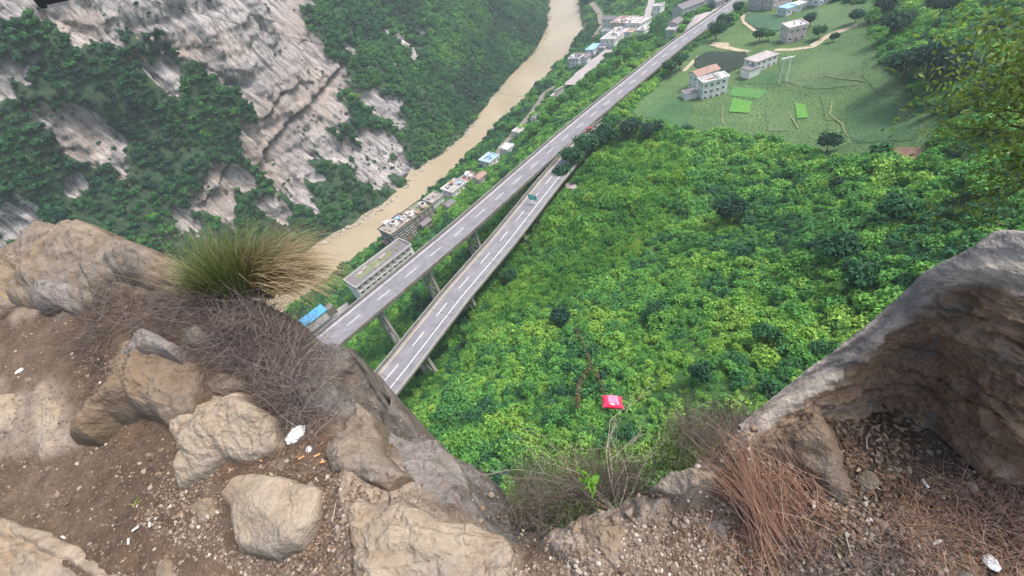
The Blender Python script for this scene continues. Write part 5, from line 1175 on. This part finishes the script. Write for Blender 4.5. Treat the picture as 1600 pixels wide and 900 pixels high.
def blades(name, base, n, L0, L1, spread, lean, rad, mat, parent, w=.0022, sag=.9):
    r = np.random.default_rng(n); S_ = []; 
    V = []; Fq = []; sh = []
    for i in range(n):
        a = r.uniform(0, 6.283); q = rad*math.sqrt(r.uniform()); p = np.array([q*math.cos(a), q*math.sin(a)*.7, 0]); L = r.uniform(L0, L1)
        d = np.array([math.cos(a)*spread*r.uniform(.1, 1), math.sin(a)*spread*r.uniform(.1, 1), 1.0])+np.array(lean)*r.uniform(.3, 1.1); d /= np.linalg.norm(d)
        sd__ = np.cross(d, [0, 0, 1.0]); sd__ = sd__/(np.linalg.norm(sd__)+1e-6); seg = 7; c = r.uniform(); sg = sag*r.uniform(.5, 1.3)
        n0_ = len(V)
        for k in range(seg+1):
            ww = w*(1-.85*k/seg)*r.uniform(.9, 1.1); V += [p-sd__*ww, p+sd__*ww]; sh += [c, c]
            d = d+r.normal(size=3)*.07+np.array([lean[0]*.16, lean[1]*.16, -sg*.20*(k+1)/seg]); d /= np.linalg.norm(d); p = p+d*L/seg
        for k in range(seg): Fq.append((n0_+2*k, n0_+2*k+1, n0_+2*k+3, n0_+2*k+2))
    o = link(name, mesh_np(name, V, Fq, M[mat], False, {'shade': sh}), parent, base); o['kind'] = 'stuff'; return o
tb = lpt(385, 462)
tus = empty('grass_tussock', tb, label='big wind-bent grass tussock, green with straw-coloured tips, on the left rim', cat='grass')
blades('green_blades', (-.07, .02, 0), 1100, .13, .31, .42, (.02, .05, 0), .09, 'grass', tus)
blades('green_blades', (.02, .02, 0), 1150, .14, .38, .55, (.18, .1, 0), .11, 'grass', tus)
blades('straw_blades', (.12, .02, 0), 900, .15, .40, .5, (.5, .12, 0), .12, 'straw', tus, sag=2.2)
blades('straw_blades', (.20, -.04, 0), 520, .16, .36, .5, (.8, -.05, 0), .11, 'straw', tus, sag=3.4)
blades('seed_stalks', (-.1, .02, 0), 120, .26, .44, .7, (-.1, .1, 0), .12, 'straw', tus, .0012, .5)
# reddish dry grass on the right
rb = lpt(1215, 850)
rg = empty('dry_grass_clump', rb, label='tall sheaf of reddish dry stalks leaning left on the right side of the ledge', cat='grass')
def stalks(n, bx, by, tx, ty, dist, rad, mat, parent, nm='stalks'):
    V = []; r = np.random.default_rng(n+5); st = []; ln = []; dr = []; rd = []
    for i in range(n):
        b_ = lpt(bx+r.normal()*by[0], by[1]+r.normal()*by[2]); t_ = atd(tx[0]+r.normal()*tx[1], ty[0]+r.normal()*ty[1], dist*r.uniform(.86, 1.1))
        d = t_-b_; L = np.linalg.norm(d)*r.uniform(.6, 1.1); st.append(b_-rb); ln.append(L); dr.append(d); rd.append(r.uniform(*rad))
    o = link(nm, twig_mesh(nm, st, ln, dr, rd, M[mat], 6, .16), parent); o['kind'] = 'stuff'
dr0 = float(np.linalg.norm(lpt(1160, 740)))
stalks(400, 1212, (17, 835, 22), (1118, 20), (690, 18), dr0*.99, (.0006, .0014), 'redgrass', rg)
stalks(110, 1255, (35, 820, 35), (1190, 50), (690, 26), dr0*.97, (.0005, .0012), 'redgrass', rg)
stalks(120, 1200, (35, 800, 40), (1110, 45), (650, 30), dr0*1.0, (.0004, .0009), 'twig', rg)

# dead bush growing out of the notch, with the packet caught in it
def branchy(root_p, tips, rad, lev, rr2):
    m_ = MB(); tipsout = []
    def rec(p, d, L, r, lv):
        pts = [p]; q = Vector(p); dd = Vector(d).normalized()
        for i in range(5):
            dd = (dd+Vector([rr2.gauss(0, .16) for _ in range(3)])).normalized(); q = q+dd*L/5; pts.append(q.copy())
            if lv > 0 and rr2.random() < .75:
                nd = (dd+Vector([rr2.gauss(0, .6) for _ in range(3)])).normalized(); rec(q.copy(), nd, L*rr2.uniform(.4, .7), r*.5, lv-1)
        m_.tube(pts, r, 4 if r < .004 else 6, taper=.35); tipsout.append(pts[-1]); tipsout.append(pts[3])
    for t_ in tips:
        d = Vector([float(k) for k in t_])-Vector([float(k) for k in root_p]); rec(Vector([float(k) for k in root_p]), d, d.length, rad, lev)
    return m_, tipsout
rr2 = random.Random(12); bp = atd(965, 800, 1.72); zero = (0, 0, 0)
db = empty('dead_bush', bp, label='grey leafless bush with pale branches sprouting from the notch edge', cat='bush')
m_, tp = branchy(zero, [atd(x, y, d)-bp for x, y, d in ((885, 710, 2.0), (925, 680, 2.0), (900, 735, 1.9), (985, 700, 2.0), (860, 750, 1.95), (940, 720, 1.9), (845, 725, 2.0), (1000, 730, 1.9), (895, 690, 2.1))], .0024, 2, rr2)
M['deadwood'] = plain('dead_wood', (.40, .35, .28), .3, 20)
o = m_.build('branches', M['deadwood'], db); o['kind'] = 'stuff'
m_, tp2 = branchy(zero, [atd(x, y, d)-bp for x, y, d in ((1010, 735, 1.75), (1030, 750, 1.7), (960, 735, 1.8), (900, 770, 1.7), (870, 790, 1.7), (850, 760, 1.75))], .0028, 2, rr2)
o = m_.build('brown_twigs', M['bark'], db); o['kind'] = 'stuff'
# the fringe of thin scrub along the cliff edge below
def fringe(n, boxes, dist, L, rad, mat, label, nm='edge_scrub'):
    st = []; ln = []; dr = []; rd = []; r = np.random.default_rng(n)
    for i in range(n):
        x0, x1, y0, y1 = boxes[i % len(boxes)]; p = atd(r.uniform(x0, x1), r.uniform(y0, y1), dist*r.uniform(.9, 1.35)); p[2] -= .05
        st.append(p); ln.append(r.uniform(*L)); dr.append([r.normal()*.6, r.normal()*.6, 1.0]); rd.append(r.uniform(*rad))
    return tag(link(nm, twig_mesh(nm, st, ln, dr, rd, M[mat], 6, .5)), label, kind='stuff')
M['olive'] = strawmat('olive_stems', (.09, .11, .05), (.20, .20, .11), (.38, .34, .24))
fringe(3800, [(800, 960, 710, 830), (880, 1040, 700, 800), (800, 980, 750, 830), (1040, 1150, 660, 735)], 1.95, (.05, .2), (.0005, .0012), 'olive', 'thin olive stems fringing the notch')
fringe(3000, [(800, 900, 740, 830), (900, 1010, 730, 780), (1060, 1180, 640, 690)], 1.8, (.06, .2), (.0005, .0013), 'twig', 'dry grey stems hanging at the notch edge')
lm = leafmat('sprig_leaf', [(.05, .10, .03), (.12, .26, .04)], 'OBJECT')
V = []; Fq = []; sh = []
for i in range(7000):
    bx = [(800, 960, 700, 830), (860, 1060, 690, 790), (1020, 1130, 665, 735), (790, 1010, 740, 830)][i % 4]
    p = atd(rng.uniform(bx[0], bx[1]), rng.uniform(bx[2], bx[3]), 2.1*rng.uniform(.95, 1.3)); a = rng.normal(size=3)*.0055; b = rng.normal(size=3)*.003; n_ = len(V); V += [p-a, p-b, p+a, p+b]; Fq.append((n_, n_+1, n_+2, n_+3)); sh += [rng.uniform()]*4
o = tag(link('edge_foliage', mesh_np('edge_foliage', V, Fq, lm, False, {'shade': sh})), 'tiny grey green leaves of scrub at the cliff edge', kind='stuff'); o['tint'] = .35
# bright sprig
sp = atd(918, 752, 1.62); V = []; Fq = []; sh = []
for i in range(46):
    p = rng.normal(size=3)*np.array([.022, .016, .010]); a = rng.normal(size=3)*.009; b = rng.normal(size=3)*.005; n_ = len(V); V += [p-a, p-b, p+a, p+b]; Fq.append((n_, n_+1, n_+2, n_+3)); sh += [1]*4
spe = empty('green_sprig', sp, label='small bright green leafy sprig at the notch edge', cat='sprig')
o = link('leaves', mesh_np('leaves', V, Fq, lm, False, {'shade': sh}), spe); o['tint'] = 1.0; o['kind'] = 'stuff'
m_ = MB(); m_.tube([(0, 0, 0), (.01, -.02, -.05), (.02, -.03, -.12)], .0018, 5); m_.build('stem', M['olive'], spe)
# packet: pillow bag with crimped ends
def packet():
    c = atd(957, 628, 2.0); nn = 26; V = []; idx = []
    for i in range(nn):
        for j in range(nn):
            u, v = i/(nn-1)*2-1, j/(nn-1)*2-1
            hgt = .019*(1-abs(u)**2.6)**.7*(1-abs(v)**3.2)**.7*(1+.12*math.sin(7*u+3*v))
            pin = 1+.07*abs(v)**2-.05*abs(u)**2
            V.append((.046*u*pin, .037*v*(1-.06*abs(u)), hgt+.0015*math.sin(40*u)*(abs(v) > .85)))
    V2 = V+[(x, y, -z-.0004) for x, y, z in V]; f = [tuple(q) for q in gridfaces(nn, nn)]; f2 = [tuple(nn*nn+k for k in q[::-1]) for q in f]
    bd = [i*nn for i in range(nn)]+[(nn-1)*nn+j for j in range(1, nn)]+[i*nn+nn-1 for i in range(nn-2, -1, -1)]+[j for j in range(nn-2, 0, -1)]
    side = [(bd[i], bd[(i+1) % len(bd)], nn*nn+bd[(i+1) % len(bd)], nn*nn+bd[i]) for i in range(len(bd))]
    m = N('packet_foil'); m.col((.72, .035, .10)).rough(.28); m.b.inputs['Specular IOR Level'].default_value = .5; m.b.inputs['Coat Weight'].default_value = .5
    m2 = N('packet_panel'); m2.col((.78, .22, .34)).rough(.3)
    me = mesh_np('packet', V2, f+f2+side, None, True, mats=[m.m, m2.m], midx=[1 if (-.45 < (k//(nn-1))/(nn-1)*2-1 < .5 and -.55 < (k % (nn-1))/(nn-1)*2-1 < .8) else 0 for k in range(len(f))]+[0]*(len(f2)+len(side)))
    o = link('packet', me, None, c); o.rotation_euler = (-.25, .18, -.30); tag(o, 'puffed pinkish red plastic packet hanging above the slope beyond the notch', 'packet')
    m_ = MB(); m_.tube([(0, 0, -.012), (.01, -.03, -.10), (.0, -.10, -.25), (.0, -.2, -.5)], .0022, 5, taper=1.4); t_ = m_.build('thin_stem', M['olive'], None, c); tag(t_, 'thin bare stem holding up the red packet', 'stem')
packet()

# ------------------------------------------------------------------ small rubbish on the dirt
def tube_thing(name, px, py, L, r, rot, mat, label, cat, lift=.004):
    q = lpt(px, py); m_ = MB(); m_.tube([(-L/2, 0, 0), (-L/4, 0, .0008), (L/4, 0, 0), (L/2, 0, .0005)], r, 9)
    o = m_.build(name, mat, None, (q[0], q[1], q[2]+lift+r), rot); o.rotation_euler[1] = random.uniform(-.2, .2); return tag(o, label, cat)
wp_ = plain('cigarette_paper', (.80, .76, .70), .08, 30); of_ = plain('cigarette_filter', (.62, .33, .15), .2, 40)
for (x, y, rt, mt, lb) in [(101, 840, -.5, wp_, 'white cigarette butt nearest the stone kerb'), (214, 827, .6, wp_, 'white cigarette butt in the gravel left of the smooth pale block'), (237, 821, -1.0, wp_, 'short white cigarette end right of another white one'), (203, 847, -1.2, wp_, 'pinkish cigarette stub just below the two white ones'),
                           (472, 716, .4, of_, 'orange filter nearest the white tissue'), (496, 712, .3, of_, 'orange filter right of the one by the tissue'), (504, 722, .1, of_, 'second orange filter from the right below the tissue'), (408, 720, -.7, of_, 'orange filter against the small brown stone'),
                           (1270, 790, .9, wp_, 'pale cigarette end under the dry grass clump'), (1444, 757, 1.4, wp_, 'white cigarette end below the huge outcrop'), (1465, 846, .1, wp_, 'white cigarette end near the bottom right stone')]:
    tube_thing('cigarette_butt', x, y, .021, .0036, rt, mt, lb, 'cigarette butt')
def crumple(name, px, py, s, mat, label, cat, seed, flat=.5):
    q = lpt(px, py); r = random.Random(seed); bm = bmesh.new(); bmesh.ops.create_icosphere(bm, subdivisions=3, radius=1)
    V = np.array([v.co[:] for v in bm.verts]); k = 1+.35*fbm(V[:, 0]*2+seed, V[:, 1]*2, V[:, 2]*2, 3, True)+.12*fbm(V[:, 0]*6, V[:, 1]*6+seed, V[:, 2]*6, 2)
    for v, c in zip(bm.verts, k): v.co = Vector((v.co.x*c*s, v.co.y*c*s*.75, v.co.z*c*s*flat))
    me = bpy.data.meshes.new(name); bm.to_mesh(me); bm.free(); me.materials.append(mat)
    return tag(link(name, me, None, (q[0], q[1], q[2]+s*flat*.6), r.uniform(0, 3)), label, cat)
tis = plain('tissue', (.82, .81, .80), .06, 30)
crumple('tissue', 463, 680, .034, tis, 'crumpled white tissue lying in the twigs right of the pale angular boulder', 'tissue', 3)
crumple('tissue_scrap', 482, 702, .012, tis, 'small torn white scrap below the crumpled tissue', 'tissue', 5)
crumple('paper_scrap', 30, 578, .020, tis, 'small white paper scrap on dirt at the left edge', 'paper', 7, .15)
crumple('tissue', 1552, 876, .017, tis, 'white crumpled scrap at the bottom right corner', 'tissue', 9)
crumple('shell_pebble', 589, 815, .006, tis, 'tiny white pebble on the pitted pale rock', 'pebble', 11)
for i, (x, y, L, rt, lb) in enumerate([(530, 790, .11, 1.35, 'long dry stalk lying between the smooth block and the pitted rock'), (1325, 845, .07, 1.1, 'straight pale stick in front of the right outcrop'), (1355, 690, .05, .8, 'short broken stick below the right outcrop'), (1540, 850, .06, -.7, 'pale stick near the bottom right scrap')]):
    q = lpt(x, y); m_ = MB(); m_.tube([(-L/2, 0, .004), (0, .004, .008), (L/2, 0, .005)], .0022, 6, taper=.6); tag(m_.build('stick', M['deadwood'], None, q, rt), lb, 'stick')
gl = lpt(209, 790); m_ = MB()
for a in (.2, 1.0, 2.6): m_.tube([(0, 0, .002), (.016*math.cos(a), .016*math.sin(a), .008), (.032*math.cos(a+.2), .032*math.sin(a+.2), .004)], .0016, 4, taper=.4)
tag(m_.build('green_twig', plain('green_twig', (.30, .36, .08), .2, 9), None, gl), 'tiny yellow green twig lying on the left dirt', 'twig')

# ------------------------------------------------------------------ overhanging tree at the right
ob = atd(1800, 300, 5.4); ot = empty('overhanging_tree', ob, label='leafy olive green branches reaching in from the right edge of the picture', cat='tree')
rr3 = random.Random(4)
m_, tips = branchy(zero, [atd(x+42, y-12, d)-ob for x, y, d in ((1545, 150, 5.6), (1570, 85, 5.6), (1590, 110, 5.3), (1555, 185, 5.5), (1620, 70, 5.5), (1590, 200, 5.3), (1630, 150, 5.2), (1600, 240, 5.2))], .018, 3, rr3)
m_.tube([(0, 0, 0), (.5, -.2, -1.5), (.8, -.3, -4), (.9, -.2, -9)], .06, 8, taper=1.8)
o = m_.build('branches', M['bark'], ot); o['kind'] = 'stuff'
V = []; Fq = []; sh = []
for tpp in tips:
    b0 = np.array(tpp[:])
    for k in range(5):
        p = b0+rng.normal(size=3)*.09; a = rng.normal(size=3); a[2] -= .5; a = a/np.linalg.norm(a)*rng.uniform(.022, .044); b = np.cross(a, rng.normal(size=3)); b = b/np.linalg.norm(b)*rng.uniform(.010, .017)
        n_ = len(V); V += [p-a, p-b, p+a, p+b]; Fq.append((n_, n_+1, n_+2, n_+3)); sh += [rng.uniform()]*4
ml = leafmat('branch_leaf', [(.08, .13, .035), (.27, .36, .11)], 'OBJECT')
o = link('leaves', mesh_np('leaves', V, Fq, ml, False, {'shade': sh}), ot); o['kind'] = 'stuff'; o['tint'] = .6
print('branch leaves', len(Fq), 'tips', len(tips))
# black strap end at the top left
a0, a1, a2 = atd(56, 7, 1.0), atd(118, -8, 1.0), atd(230, -30, 1.02)
m_ = MB(); m_.beam(a0+CU*.002, a1, .003, .009); m_.beam(a1-[0, 0, .001], a2, .0045, .012); m_.beam(atd(62, 10, .998), atd(72, 8, .998), .004, .006)
st_ = m_.build('strap', M['black']); tag(st_, 'black webbing strap end poking in at the top left corner', 'strap')

# ------------------------------------------------------------------ air
bx = MB(); bx.box((150, 620, 75), (1900, 2150, 560)); hz = N('haze_air'); hz.t.nodes.remove(hz.b)
pv = hz.n('ShaderNodeVolumePrincipled'); pv.inputs['Color'].default_value = (.80, .94, .97, 1); pv.inputs['Density'].default_value = .00030; pv.inputs['Anisotropy'].default_value = .1
hz.l(pv.outputs[0], hz.t.nodes['Material Output'].inputs['Volume'])
hb = bx.build('haze', hz.m); hb['kind'] = 'stuff'
